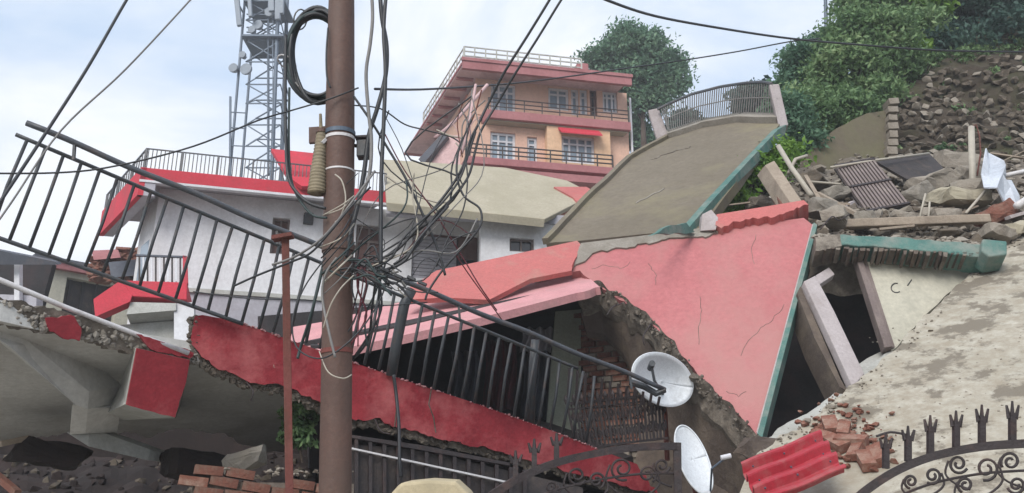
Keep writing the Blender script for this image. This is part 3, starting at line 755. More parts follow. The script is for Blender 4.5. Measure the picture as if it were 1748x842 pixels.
for k in range(22): mb.fbox(FW, s0_, s1_, z0_ + (z1_ - z0_) * k / 22, z0_ + (z1_ - z0_) * (k + 0.8) / 22, WDW - 0.11, WDW - 0.08)
sh_ = thing_none = None
for k in range(12):
    obj('shutter_slat', MB().fbox(FW, s0_, s1_, z0_ + (z1_ - z0_) * k / 12, z0_ + (z1_ - z0_) * (k + 0.86) / 12, WDW - 0.115, WDW - 0.085), M['white_lo'], hw_)
z_gr = terrain(WB.x, WB.y + 1) - 0.5
obj('front_wall', holed_wall(FW, w0, w1, FW.sz(500, 505, WDW)[1], zw - 0.17, holes, WDW, 0.3), M['white'], hw_)
zl = FW.sz(500, 505, WDW)[1]
obj('ledge', MB().fbox(FW, w0, w1, zl - 0.1, zl - 0.004, WDW - 0.3, WDW + 0.12), M['under_pale'], hw_)
obj('plinth_wall', MB().fbox(FW, w0, w1, z_gr, zl - 0.104, WDW - 0.3, WDW + 0.05), M['white_lo'], hw_)
a = FW.pt(w0, z_gr, WDW - 0.302)
obj('side_wall', MB().prism([a, a + FW.u * 0.3, a + FW.u * 0.3 + sb * .42, a + sb * .42], V((0, 0, zw - 0.17 - z_gr))), M['white'], hw_)
# side door, bluish
a = FW.pt(w0 - 0.03, FW.sz(262, 480, WDW)[1], WDW - 0.4) + sb * 0.06
b = a + sb * 0.28
dz = V((0, 0, 1.35))
fr = obj('door', MB().prism([a, b, b + dz, a + dz], FW.u * 0.06), M['tin_roof'], hw_)
obj('pane', MB().prism([a.lerp(b, .15) + V((-.02, 0, .12)), a.lerp(b, .85) + V((-.02, 0, .12)), a.lerp(b, .85) + V((-.02, 0, 1.22)), a.lerp(b, .15) + V((-.02, 0, 1.22))], FW.u * 0.06), M['glass'], fr)
ac = obj('meter_box', MB().fbox(FW, *FW.rect(519, 366, 534, 384, WDW), WDW + 0.003, WDW + 0.14), M['iron'], hw_, bevel=0.01)
# roof railing
rr = rails(FW, 0.05, FW.len - 0.1, zw, -0.02, 0.50, 62, 8, 'roof_rail', 'rail_top', hw_, 0.017, 1)
rr2 = rails(FW, 0, 1, zw, 0, 0.50, 16, 4, 'roof_rail', 'rail_top', hw_, 0.022, 1, diag=lambda s, z: FW.pt(0.05, z, -0.02) + sb * s)
# red tilted awning on the roof behind the pole
PA = Plane((465, 255, 19.5), (560, 268, 19.8), (510, 305, 18.9))
slab('awning', [(463, 254), (560, 264), (566, 300), (560, 318), (515, 318), (490, 300)], PA, 0.1, M['red'], hw_)
# curved corner balcony lower left (red) with white balusters
PB = Plane((205, 495, 16.6), (320, 495, 16.9), (260, 420, 16.9))
bb = thing('corner_balcony', 'small red edged corner balcony with white balusters on the white house stair', 'balcony', tuple(PB.hit(262, 590)))
slab('parapet', [(205, 478), (320, 482), (319, 512), (225, 506)], PB, 1.6, M['red'], bb, bevel=0.02)
slab('parapet', [(160, 512), (206, 480), (226, 505), (222, 516), (163, 542)], PB, 0.25, M['red'], bb, off=-0.03)
slab('parapet_post', [(312, 436), (319, 437), (321, 484), (312, 483)], PB, 0.1, M['red'], bb)
slab('underside', [(222, 514), (300, 516), (300, 528), (215, 535)], PB, 1.4, M['under_pale'], bb, off=0.05)
slab('stair_side', [(190, 538), (300, 530), (300, 600), (190, 600)], PB, 0.3, M['under_pale'], bb, off=0.5)
slab('column', [(296, 515), (330, 512), (332, 600), (296, 600)], PB, 0.35, M['white'], bb, off=0.1)
for k in range(3):
    slab('window_bar', [(238 + k * 11, 556 + k * 4), (244 + k * 11, 558 + k * 4), (244 + k * 11, 590), (238 + k * 11, 590)], PB, 0.03, M['iron'], bb, off=0.42)
for k in range(11):
    x = 236 + k * 7
    slab('baluster', [(x, 438), (x + 3, 438), (x + 3, 480), (x, 480)], PB, 0.03, M['frame_w'] if k % 2 else M['tin_dk'], bb, off=0.02)  # alternate dark strips added for the dark gaps between the white balusters
slab('handrail', [(232, 434), (318, 437), (318, 440), (232, 437)], PB, 0.04, M['tin_roof'], bb)
# beige annexe roof to the right of the white house
BR = Plane((660, 345, 18.6), (928, 374, 19.2), (800, 283, 21.6))
an = thing('annexe', 'low white annexe with a sloping beige cement roof beside the white house', 'annexe', (BR.hit(800, 380).x, BR.hit(800, 380).y, z_gr))
slab('roof', [(655, 272), (760, 279), (862, 286), (968, 308), (1008, 328), (985, 346), (930, 374), (660, 346)], BR, 0.12, M['beige'], an, bevel=0.02)
slab('roof_edge', [(660, 347), (930, 375), (928, 388), (662, 360)], Plane((660, 347, 18.56), (930, 375, 19.16), (800, 390, 19.0)), 0.1, M['beige'], an)
FA = Facade(P(660, 360, 18.9), P(960, 390, 19.7))
ha = []
win(FA, 'window', (870, 407, 912, 430), -.1, ha, 'doorframe', 'glass_dk', (1, 0), an, 0.05)
obj('wall', holed_wall(FA, FA.sz(822, 400)[0], 5.4, z_gr, FA.sz(900, 366)[1], ha, -.1, .3), M['white'], an)
obj('beam', MB().fbox(FA, FA.sz(660, 366)[0], 5.4, FA.sz(800, 372)[1], FA.sz(800, 356)[1], -.3, -.05), M['white_lo'], an)
slab('red_coping', [(945, 322), (1000, 322), (1015, 330), (985, 348), (978, 340)], BR, 0.1, M['pink_worn'], an, off=-0.05)

# ================================================================== FAR LEFT HOUSES
fl = Facade(P(60, 520, 24), P(240, 520, 26))
zb_ = terrain(-13, 25) - 1
t = thing('cream_house', 'low cream house with a dark garage opening seen below the tilted railing', 'house', tuple(fl.pt(1.5, zb_, 0)))
hh = []
s0_, s1_, z0_, z1_ = fl.rect(108, 480, 200, 545)
hh.append((s0_, s1_, zb_ + 0.01, z1_))
obj('wall', holed_wall(fl, fl.sz(62, 500)[0], fl.sz(260, 500)[0], zb_, fl.sz(150, 455)[1], hh, 0, 0.3), M['cream'], t)
obj('garage_door', MB().fbox(fl, s0_, s1_, zb_, z1_, -0.35, -0.3), M['tin_dk'], t)
for k in range(4):
    s = s0_ + (s1_ - s0_) * (k + 0.5) / 4
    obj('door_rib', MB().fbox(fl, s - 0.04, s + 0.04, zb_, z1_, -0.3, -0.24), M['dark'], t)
obj('roof', MB().fbox(fl, fl.sz(55, 440)[0], fl.sz(265, 455)[0], fl.sz(150, 459)[1], fl.sz(150, 453)[1], -3, 0.25), M['tin_roof'], t)
obj('roof_band', MB().fbox(fl, fl.sz(58, 440)[0], fl.sz(262, 455)[0], fl.sz(150, 470)[1], fl.sz(150, 459)[1], -0.1, 0.2), M['maroon'], t)
t = thing('shed', 'dark shed with a sheet roof and pale post at the far left edge', 'shed', tuple(P(10, 560, 20)))
ps = Plane((0, 430, 20), (70, 450, 20), (0, 400, 24))
slab('roof', [(-120, 405), (0, 428), (95, 447), (100, 452), (0, 452), (-120, 440)], Plane((0, 430, 19), (90, 450, 19), (0, 460, 19.2)), .12, M['tin_roof'], t)
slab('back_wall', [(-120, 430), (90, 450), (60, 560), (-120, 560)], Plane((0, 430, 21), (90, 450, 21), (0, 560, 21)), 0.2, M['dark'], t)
slab('post', [(24, 448), (33, 449), (33, 540), (24, 540)], Plane((0, 430, 19.4), (90, 450, 19.4), (0, 560, 19.4)), 0.15, M['frame_w'], t)
slab('floor_beam', [(-120, 498), (62, 505), (62, 530), (-120, 525)], Plane((0, 430, 19.6), (90, 450, 19.6), (0, 560, 19.6)), 0.3, M['white_lo'], t)
# heap of collapsed roof on the cream house
t = thing('collapsed_roof_heap', 'brown heap of collapsed roofing on top of the low cream house', 'rubble heap', tuple(P(200, 470, 22)))
mb = MB()
for k in range(170):
    x = random.uniform(158, 250); lim = np.interp(x, [158, 170, 200, 215, 246], [435, 430, 428, 418, 416])
    y = random.uniform(lim + 8, 480); mb.rock(P(x, y, 22 + (480 - y) * 0.01 + jit(.2)), random.uniform(.25, .7), .6)
obj('debris', mb, M['brick_dk'], t, kind='stuff')
obj('fallen_sheet', MB().prism([P(185, 448, 21.6), P(245, 442, 21.8), (P(238, 470, 21.5)), P(190, 474, 21.4)], V((0, .05, .02))), M['tin_roof'], t)
obj('fallen_sheet', MB().prism([P(156, 428, 22), P(200, 426, 22.2), (P(205, 440, 21.7)), P(160, 444, 21.6)], V((0, .05, .02))), M['maroon'], t)
for i, (x0, y0, x1, y1) in enumerate([(-60, 466, 40, 442), (40, 452, 120, 436)]):
    pass
# ================================================================== COLLAPSED PINK HOUSE (middle)
PP = Plane((990, 420, 11.6), (1385, 375, 11.0), (1295, 745, 9.0))
ph = thing('collapsed_pink_house', 'collapsed house with a huge tilted faded pink wall slab and dark hollow below', 'collapsed house', tuple(P(1080, 860, 10.5)))
BASE_Z = BASE[ph].z
pk = slab('pink_slab', [(988, 420), (1100, 405), (1222, 392), (1300, 382), (1372, 372), (1388, 385), (1372, 452), (1346, 560), (1318, 665), (1293, 745),
      (1250, 700), (1195, 645), (1150, 590), (1110, 548), (1066, 515), (1022, 488), (990, 462), (975, 465)], PP, 0.22, M['pink'], ph, ragged=(9, 10, 11, 12, 13, 14, 15, 17), amp=2.5)
# bare render band below its top edge, one course proud
slab('bare_band', rag([(992, 418), (1100, 405), (1222, 389), (1226, 400), (1212, 405), (1130, 412), (1075, 425), (1020, 432), (990, 452), (976, 460)], (3, 4, 5, 6, 7, 8), 2.5, 7), PP, 0.05, M['grey'], pk, off=-0.03)
slab('broken_lip', rag([(1224, 378), (1300, 366), (1372, 354), (1380, 362), (1345, 374), (1300, 384), (1258, 390), (1232, 402), (1222, 396)], (3, 4, 5, 6, 7), 2.5, 5), PP, 0.3, M['pink_worn'], pk, off=-0.12)
slab('teal_edging', [(1389, 384), (1395, 388), (1301, 752), (1293, 745)], PP, 0.26, M['teal'], pk, off=-0.04)
slab('white_reveal', [(1386.5, 386), (1388.8, 385), (1293, 744), (1291.5, 740)], PP, 0.05, M['pillar'], pk, off=-0.03)
# left wing of the slab, folded
PL = Plane((745, 462, 11.2), (985, 415, 11.7), (835, 515, 10.5))
slab('side_slab', [(700, 490), (745, 462), (860, 438), (985, 411), (992, 418), (976, 462), (905, 476), (835, 512), (760, 508), (690, 512)], PL, 0.07, M['pink_worn'], ph, ragged=(3, 4), amp=2)
PC = Plane((600, 588, 9.6), (985, 498, 10.4), (835, 520, 10.55))
cp = slab('canopy_top', [(490, 560), (560, 548), (690, 514), (760, 510), (836, 516), (905, 476), (990, 461), (1024, 490), (985, 500), (900, 522), (830, 540), (700, 570), (600, 592), (490, 612)], PC, 0.1, M['pink_pale'], ph, ragged=(7,), amp=2)
slab('white_strip', [(908, 479), (990, 462.5), (992, 466), (912, 484)], PC, 0.03, M['frame_w'], cp, off=-0.03)
# canopy underside and the hollow: side walls, back wall, floor
def quad(name, pts, off, m, parent, **k):
    return obj(name, MB().prism(pts, off), m, parent, **k)
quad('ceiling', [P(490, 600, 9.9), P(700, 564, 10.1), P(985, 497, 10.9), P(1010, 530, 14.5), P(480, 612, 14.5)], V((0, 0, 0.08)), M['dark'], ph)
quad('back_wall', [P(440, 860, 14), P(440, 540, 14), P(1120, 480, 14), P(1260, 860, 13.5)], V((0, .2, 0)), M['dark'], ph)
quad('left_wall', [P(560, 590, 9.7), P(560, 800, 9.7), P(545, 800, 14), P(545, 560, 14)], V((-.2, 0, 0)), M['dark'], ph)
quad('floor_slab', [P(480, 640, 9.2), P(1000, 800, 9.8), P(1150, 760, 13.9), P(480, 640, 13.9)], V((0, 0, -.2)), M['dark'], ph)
# the curled broken hood: a band with depth along the ragged boundary
outer = [(985, 500), (1022, 488), (1066, 511), (1112, 548), (1152, 592), (1197, 647), (1252, 702), (1296, 752), (1308, 778)]
inner = [(990, 512), (1018, 508), (1048, 530), (1085, 565), (1120, 612), (1160, 668), (1215, 725), (1268, 775), (1290, 800)]
mb = MB(); n = len(outer)
PH = Plane((985, 500, 10.3), (1110, 560, 9.9), (1300, 770, 8.9))
def edge_pt(i, f, dn):
    t = min(i, n - 1.0001); k = int(t); w = t - k
    ox, oy = [outer[k][j] * (1 - w) + outer[k + 1][j] * w for j in (0, 1)]
    ix, iy = [inner[k][j] * (1 - w) + inner[k + 1][j] * w for j in (0, 1)]
    q = PP.hit(ox * (1 - f) + ix * f, oy * (1 - f) + iy * f)
    return q + PP.n * dn
def hoodf(u, v):
    i = u * (n - 1); p = edge_pt(i, v * 0.42, -0.05 + v * 0.3)
    return p + V((noise.noise(p * 5), noise.noise(p * 5 + V((3, 1, 7))), noise.noise(p * 6 + V((8, 8, 1))))) * 0.06
obj('broken_edge', MB().grid(hoodf, 90, 6, PP.n * 0.12), M['edge'], ph)
def hood2(u, v):
    i = u * (n - 1); p = edge_pt(i, 0.38 + v * (.3 + 1.0 * u), 0.28 + v * (.3 + .8 * u))
    return p + V((noise.noise(p * 2), noise.noise(p * 2 + V((3, 1, 7))), 0)) * 0.05
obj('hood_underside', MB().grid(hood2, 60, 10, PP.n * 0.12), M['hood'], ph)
mb = MB()
for k in range(260):
    i = random.uniform(0, n - 1.01); p = edge_pt(i, random.uniform(-.02, .35), random.uniform(-.1, .12)); mb.rock(p, random.uniform(.02, .06) * (2.6 if random.random() < .08 else 1))
obj('crumbled_rim', mb, M['edge'], ph, kind='stuff')
# brown masonry under the hood down to the lower right
quad('lower_wall', [P(1125, 600, 10.9), P(1215, 690, 10.5), P(1300, 775, 9.6), P(1290, 900, 9.4), P(1060, 900, 10.6)], V((0.1, .3, 0)), M['hood'], ph)
# green washed pier, brick wall, draped cloth
quad('plaster_pier', [P(948, 532, 12), P(992, 528, 12), P(992, 760, 12), P(930, 760, 12)], V((0, .35, 0)), M['green_w'], ph)
FB = Facade(P(993, 600, 12.0), P(1120, 600, 11.4))
bw = obj('brick_wall', MB().fbox(FB, 0, 1.25, P(1000, 800, 12).z, P(1000, 520, 12).z, -0.3, -0.02), M['mortar'], ph)
bm_ = MB().box((0, 0, 0), 0.215, 0.12, 0.07).mesh('brick', V((0, 0, 0))); bm_.materials.append(M['brick_dk'])
bm2 = MB().box((0, 0, 0), 0.215, 0.12, 0.07).mesh('brick', V((0, 0, 0))); bm2.materials.append(M['brick'])
bm3 = MB().box((0, 0, 0), 0.215, 0.12, 0.07).mesh('brick', V((0, 0, 0))); bm3.materials.append(M['stone_p'])
zb0 = P(1000, 780, 12).z; zb1 = P(1000, 532, 12).z
r = 0; z = zb0
while z < zb1:
    s = 0.12 - (0.11 if r % 2 else 0)
    lim = np.interp(z, [zb0, zb1], [1.25, 0.55])
    while s < lim:
        inst('brick', random.choice([bm_, bm_, bm2, bm2, bm3]), bw, FB.pt(s + jit(.006), z, -0.03 + jit(.03)), FB.rot() @ Matrix.Rotation(jit(.03), 3, 'Y'), (random.uniform(.92, 1), 1, random.uniform(.88, 1)))
        s += 0.232
    z += 0.086; r += 1
for i, (x0, y0, x1, y1, m) in enumerate([(826, 582, 880, 700, 'cloth_r'), (770, 600, 815, 700, 'tin_roof'), (890, 560, 944, 600, 'white_lo'), (892, 604, 936, 715, 'tin_roof')]):
    def cl(u, v, x0=x0, y0=y0, x1=x1, y1=y1):
        p = P(x0 + (x1 - x0) * u + 3 * math.sin(v * 5), y0 + (y1 - y0) * v, 12.3); return p + V((0, 0.1 * math.sin(u * 19 + v * 2), 0))
    labs = ['faded dark red cloth hanging in the dark hollow', 'bluish cloth hanging at the left of the dark hollow', 'small pale cloth hanging high in the dark hollow', 'dull grey cloth hanging beside the pale green pier']
    obj('hanging_cloth', MB().grid(cl, 22, 10, V((0, 0.015, 0))), M[m], smooth=True, label=labs[i], cat='cloth', group='cloths hanging in the hollow')

# ================================================================== TILTED OLIVE ROOF SLAB
rs = thing('tilted_roof_slab', 'large tilted mossy concrete roof slab with a railing along its curved upper edge', 'roof slab', tuple(P(1100, 420, 12)))
EL = [(932, 415, 12.2), (1003, 340, 13.6), (1075, 272, 15.2), (1140, 236, 16.2)]
TP_ = [(1140, 236, 16.2), (1200, 216, 16.0), (1262, 206, 15.6), (1334, 208, 14.8)]
def l3(L, t):
    k = min(int(t * (len(L) - 1)), len(L) - 2); w = t * (len(L) - 1) - k
    return P(*L[k]).lerp(P(*L[k + 1]), w)
def left(v): return l3(EL, v)
def right(v): return P(1195, 392, 11.3).lerp(P(1334, 208, 14.8), v)
def ol(u, v):
    a, b = left(v), right(v)
    p = a.lerp(b, u)
    top = l3(TP_, u); lin = left(1).lerp(right(1), u)
    p = p + (top - lin) * v ** 1.5
    bot = (P(932, 415, 12.2).lerp(P(1195, 392, 11.3), u))
    return p + V((0, 0, 0.02 * noise.noise(p * 1.5)))
nrm = (ol(.5, .6) - ol(.5, .4)).cross(ol(.6, .5) - ol(.4, .5)).normalized()
if nrm.dot(ol(.5, .5) - CAM) < 0: nrm = -nrm
os_ = obj('slab', MB().grid(ol, 30, 30, nrm * 0.18), M['olive'], rs)
# narrow light seam and cracks as recessed ridges
def edge_strip(name, f, w, h, m, parent, n=30, both=False):
    pts = [f(i / n) for i in range(n + 1)]
    mb = MB()
    for i in range(n): mb.bar(pts[i], pts[i + 1] + (pts[i + 1] - pts[i]) * .01, w, h, -nrm)
    return obj(name, mb, m, parent)
edge_strip('kerb', lambda t: ol(t, 1.0) + V((0, 0, 0.06)), 0.3, 0.16, M['grey'], rs)
edge_strip('left_edge', lambda t: ol(0.0, t) - nrm * 0.03, 0.1, 0.1, M['olive'], rs)
edge_strip('cracked_ridge', lambda t: ol(0.22 + t * 0.25 + 0.02 * math.sin(t * 17), 0.62 + 0.1 * t) - nrm * 0.001, 0.03, 0.02, M['edge'], rs, 12)
edge_strip('cracked_ridge', lambda t: ol(0.42 + t * 0.12, 0.24 + 0.1 * t + .006 * math.sin(t * 13)) - nrm * 0.001, 0.03, 0.02, M['grey'], rs, 12)
# teal fascia along the right edge
fp = [ol(1, t / 20) for t in range(21)]
mb = MB()
q = [P(1170, 398, 11.25), P(1338, 212, 14.8), P(1338, 240, 14.75), P(1265, 320, 13.0), P(1205, 392, 11.3)]
PT = Plane((1170, 398, 11.2), (1338, 212, 14.7), (1265, 320, 12.9))
slab('teal_fascia', [(1168, 392), (1209, 345), (1272, 277), (1324, 222), (1338, 214), (1336, 230), (1288, 280), (1228, 338), (1188, 388), (1174, 396)], PT, 0.12, M['teal'], rs, off=-0.05)
slab('teal_fragment', rag([(1120, 392), (1160, 382), (1175, 398), (1100, 404)], 'all', 2, 8), PT, 0.06, M['teal'], rs, off=-0.1)
# railing on the curved upper edge with slanting bars
rl = thing('curved_roof_railing', 'arched wire railing leaning along the top of the tilted roof slab', 'railing', tuple(ol(.5, 1)))
def rt(t):
    px = 1122 + (1318 - 1122) * t; py = np.interp(px, [1122, 1140, 1180, 1230, 1270, 1300, 1318], [187, 178, 161, 148, 142, 140, 143])
    return P(px, py, l3(TP_, t).y - 0.1)
def rb(t): return l3(TP_, t) + V((0, -0.1, 0.12))
obj('top_rail', MB().tube([rt(i / 24) for i in range(25)], 0.03, 6), M['rail_top'], rl)
obj('middle_rail', MB().tube([rt(i / 24).lerp(rb(i / 24), .5) for i in range(25)], 0.012, 6), M['cable_p'], rl)
for k in range(52):
    t = k / 51
    obj('baluster', MB().bar(rt(min(1, t + 0.03)), rb(max(0, t - 0.05)), 0.018), M['cable_p'], rl)
for x0, y0, x1, y1, x2, y2, x3, y3, lab in ((1106, 188, 1124, 184, 1142, 232, 1122, 240, 'left'), (1313, 144, 1330, 143, 1346, 214, 1330, 218, 'right')):
    Y = 16.2 if lab == 'left' else 14.7
    obj('end_post', MB().prism([P(x0, y0, Y), P(x1, y1, Y), P(x2, y2, Y), P(x3, y3, Y)], V((0.05, .25, 0))), M['pillar'], rl, bevel=0.02)
# fallen beam frame right of the slab
fb = thing('leaning_beam', 'pale concrete beam leaning like a bracket on the top corner of the pink slab', 'beam', tuple(P(1372, 360, 11.2)))
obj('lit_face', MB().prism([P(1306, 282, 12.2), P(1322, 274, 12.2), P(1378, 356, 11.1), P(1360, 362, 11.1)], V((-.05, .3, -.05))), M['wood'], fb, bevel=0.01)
obj('shaded_face', MB().prism([P(1302, 286, 12.4), P(1307, 283, 12.25), P(1359, 361, 11.2), P(1336, 356, 11.5)], V((0, .2, 0))), M['brick_dk'], fb)  # unlit side of the same beam, its shade put in as a dark colour
obj('foot', MB().prism([P(1196, 394, 11.2), P(1199, 366, 11.3), P(1214, 358, 11.3), P(1226, 372, 11.2), P(1222, 392, 11.1)], V((0, .3, 0))), M['pillar'], label='small pinkish concrete block wedged at the foot of the teal edge', cat='block')

# ================================================================== RIGHT PART OF THE RUIN: OPENING, DOOR, CREAM WALL
rr_ = thing('ruined_room', 'half buried cream room with a dark doorway under a teal eave beam', 'ruined room', tuple(P(1450, 760, 10)))
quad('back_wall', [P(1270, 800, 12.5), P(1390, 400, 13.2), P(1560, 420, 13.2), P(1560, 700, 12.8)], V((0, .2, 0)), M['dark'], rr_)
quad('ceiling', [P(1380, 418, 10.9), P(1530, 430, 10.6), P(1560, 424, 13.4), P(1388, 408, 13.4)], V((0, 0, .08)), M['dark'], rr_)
PCW = Plane((1475, 436, 10.45), (1665, 455, 10.35), (1520, 595, 9.9))
slab('cream_wall', [(1474, 432), (1560, 436), (1668, 446), (1648, 478), (1600, 520), (1560, 560), (1522, 600), (1508, 560), (1490, 495)], PCW, 0.2, M['cream'], rr_, ragged=(2, 3, 4, 5), amp=2)
sc_ = MB().tube([PCW.hit(1530 + 9 * math.cos(a), 492 + 8 * math.sin(a)) - PCW.n * 0.004 for a in [0.9 + k * 0.45 for k in range(10)]], 0.008, 5)
obj('painted_curl', sc_, M['iron'], rr_)
obj('painted_curl', MB().tube([PCW.hit(1549, 488) - PCW.n * .004, PCW.hit(1556, 478) - PCW.n * .004], 0.007, 5), M['iron'], rr_)
slab('door_jamb', [(1456, 440), (1466, 438), (1521, 598), (1507, 600)], PCW, 0.14, M['doorframe'], rr_, off=-0.08, bevel=0.01)
slab('door_jamb', [(1464, 440), (1475, 436), (1526, 594), (1519, 598)], PCW, 0.1, M['doorframe'], rr_, off=-0.03)
PD = Plane((1372, 475, 10.1), (1460, 445, 10.4), (1465, 655, 9.2))
slab('door_lintel', [(1386, 466), (1420, 446), (1430, 458), (1400, 478), (1388, 478)], PD, 0.1, M['pillar'], rr_, bevel=0.01, off=0.1)
slab('slanted_pillar', [(1372, 480), (1392, 470), (1424, 530), (1476, 638), (1456, 662), (1428, 600), (1400, 540)], PD, 0.12, M['pillar'], rr_, bevel=0.012)
slab('pillar_shade_side', [(1364, 492), (1370, 480), (1440, 640), (1452, 660), (1438, 652), (1395, 570)], PD, 0.35, M['hood'], rr_, off=0.08)  # shade face of the pillar, shade put in as a darker concrete colour
slab('sill', [(1300, 752), (1400, 690), (1440, 662), (1520, 596), (1530, 604), (1450, 680), (1400, 712), (1310, 766)], Plane((1300, 755, 8.9), (1520, 600, 9.9), (1440, 680, 9.2)), 0.3, M['under_pale'], rr_, ragged=(0, 1, 4, 5), amp=3)
slab('threshold', [(1440, 640), (1480, 612), (1512, 596), (1524, 604), (1470, 650), (1450, 664)], Plane((1440, 640, 9.8), (1520, 590, 10.3), (1470, 650, 9.5)), 0.2, M['under_pale'], rr_)
slab('upper_rubble_wall', [(1384, 405), (1470, 425), (1480, 445), (1420, 452), (1380, 475)], Plane((1384, 405, 10.7), (1470, 425, 10.7), (1380, 475, 10.6)), 0.2, M['edge'], rr_, ragged='all', amp=2)
# teal eave beam
tb_ = thing('teal_beam', 'long teal painted eave beam lying above the cream wall', 'beam', tuple(P(1560, 440, 10)))
PE = Plane((1400, 402, 10.3), (1720, 432, 9.9), (1560, 440, 10.0))
slab('beam_face', [(1432, 400), (1520, 404), (1620, 412), (1718, 421), (1714, 444), (1640, 434), (1540, 425), (1436, 418)], PE, 0.3, M['teal'], tb_, ragged=(0, 1, 2, 4, 5, 6), amp=1.5, bevel=0.015)
slab('end_block', [(1672, 419), (1714, 423), (1714, 446), (1684, 450), (1670, 440)], PE, 0.3, M['teal'], tb_, off=-0.12, bevel=0.02)
slab('broken_stub', [(1392, 405), (1434, 398), (1437, 420), (1392, 428)], PE, 0.3, M['edge'], tb_, ragged='all', amp=2)
mb = MB()
for k in range(27):
    x = 1398 + k * 10.2; y = 426 + (x - 1398) * 0.045 + jit(1.5)
    x += jit(2.5); w_ = random.uniform(5, 11); h_ = random.uniform(-4, 2); obj('eave_tile', MB().prism([PE.hit(x, y - 6), PE.hit(x + w_, y - 6), PE.hit(x + w_ - 1 + jit(1), y + h_ + jit(1)), PE.hit(x + 1, y + h_ + jit(1))], PE.n * 0.25), M['hood'] if k % 3 else M['edge'], tb_)
mb = MB()
for k in range(130):
    x = random.uniform(1395, 1700); mb.rock(PE.hit(x, np.interp(x, [1395, 1700], [400, 416]) - 3 + jit(3)) + V((0, .15, 0)), random.uniform(.04, .12))
obj('mortar_crumbs', mb, M['stone_p'], tb_, kind='stuff')

# blotched terrace slab sliding to the lower right
PG = Plane((1300, 762, 8.3), (1665, 452, 10.4), (1748, 842, 6.6))
ter = obj('fallen_terrace', MB().add([], []), M['terrace'], None) if False else None
tpts = [(1285, 785), (1325, 750), (1400, 706), (1442, 668), (1522, 602), (1600, 522), (1655, 466), (1690, 440), (1748, 388), (1960, 240), (2200, 900), (1200, 1000)]
tr = thing('fallen_terrace', 'broad blotched cement terrace slab tilted down across the lower right', 'slab', tuple(PG.hit(1560, 800)))
xs = [q[0] for q in tpts]
tp_ = [PG.hit(*q) for q in rag(tpts, (0, 1, 2, 3, 4, 5, 6, 7), 4, 9)]
obj('cement_slab', MB().prism(tp_, PG.n * 0.25), M['terrace'], tr)
mb = MB()
for k in range(260):
    i = random.randrange(0, 8); t = random.random()
    x = tpts[i][0] * (1 - t) + tpts[i + 1][0] * t; y = tpts[i][1] * (1 - t) + tpts[i + 1][1] * t
    if noise.noise(V((x * .03, y * .03, 2))) < -.05: continue
    mb.rock(PG.hit(x + jit(12) + 6, y + jit(12) + 6) - PG.n * .01, random.uniform(.01, .045) * (3 if random.random() < .06 else 1), .7)
for k in range(160):
    mb.rock(PG.hit(random.uniform(1480, 1748), random.uniform(560, 800)), random.uniform(.01, .035), .7)
obj('loose_grit', mb, M['stone_p'], tr, kind='stuff')
# thin broken skin patches of cement on the terrace (upper layer)
for k in range(0):
    for _ in range(50):
        x, y = random.uniform(1400, 1748), random.uniform(430, 790)
        lim = np.interp(x, [1300, 1442, 1522, 1600, 1690, 1748], [760, 690, 625, 545, 465, 410])
        if y > lim + 12: break
    w, h_ = random.uniform(14, 50), random.uniform(5, 15)
    pts = [(x + w * math.cos(a) * random.uniform(.6, 1.1) , y + (h_ * math.sin(a)) * random.uniform(.6, 1.1) - w * .45 * math.cos(a)) for a in [j * 0.52 for j in range(12)]]
    if any(q[1] < np.interp(q[0], [1300, 1442, 1522, 1600, 1690, 1748], [760, 690, 625, 545, 465, 410]) + 4 for q in pts): continue
    slab('cement_scab', pts, PG, 0.02, random.choice([M['terrace'], M['terrace'], M['beige']]), tr, ragged='all', amp=1.5, step=6, off=-0.004 - 0.001 * k)

# ================================================================== RUBBLE FIELD ABOVE
PR = Plane((1385, 402, 10.8), (1748, 398, 11.0), (1560, 285, 15.0))
def rub(u, v):
    px = 1330 + u * 620; py = 412 - v * 150
    px = max(px, 1402 - 260 * max(0, v - .12))
    p = PR.hit(px, py)
    return p + V((0, 0, 0.28 * noise.noise(p * 0.9) + 0.14 * noise.noise(p * 2.8) - 0.12))
obj('rubble_ground', MB().grid(rub, 90, 40, V((0, .2, -.5))), M['soil_shade'] if False else M['edge'], kind='structure')
mb = MB(); mb2 = MB()
for k in range(3200):
    u, v = random.random(), random.random() ** 1.4
    p = rub(u, v); s = random.uniform(.03, .17) * (2.3 if random.random() < .08 else 1)
    (mb if random.random() < .6 else mb2).rock(p + V((0, 0, s * .15)), s, .8)
obj('small_rubble', mb, M['stone_p'], kind='stuff', label='pale small rubble scattered over the collapsed hillside', )
obj('small_rubble', mb2, M['stone'], kind='stuff', label='brown small rubble scattered over the collapsed hillside')
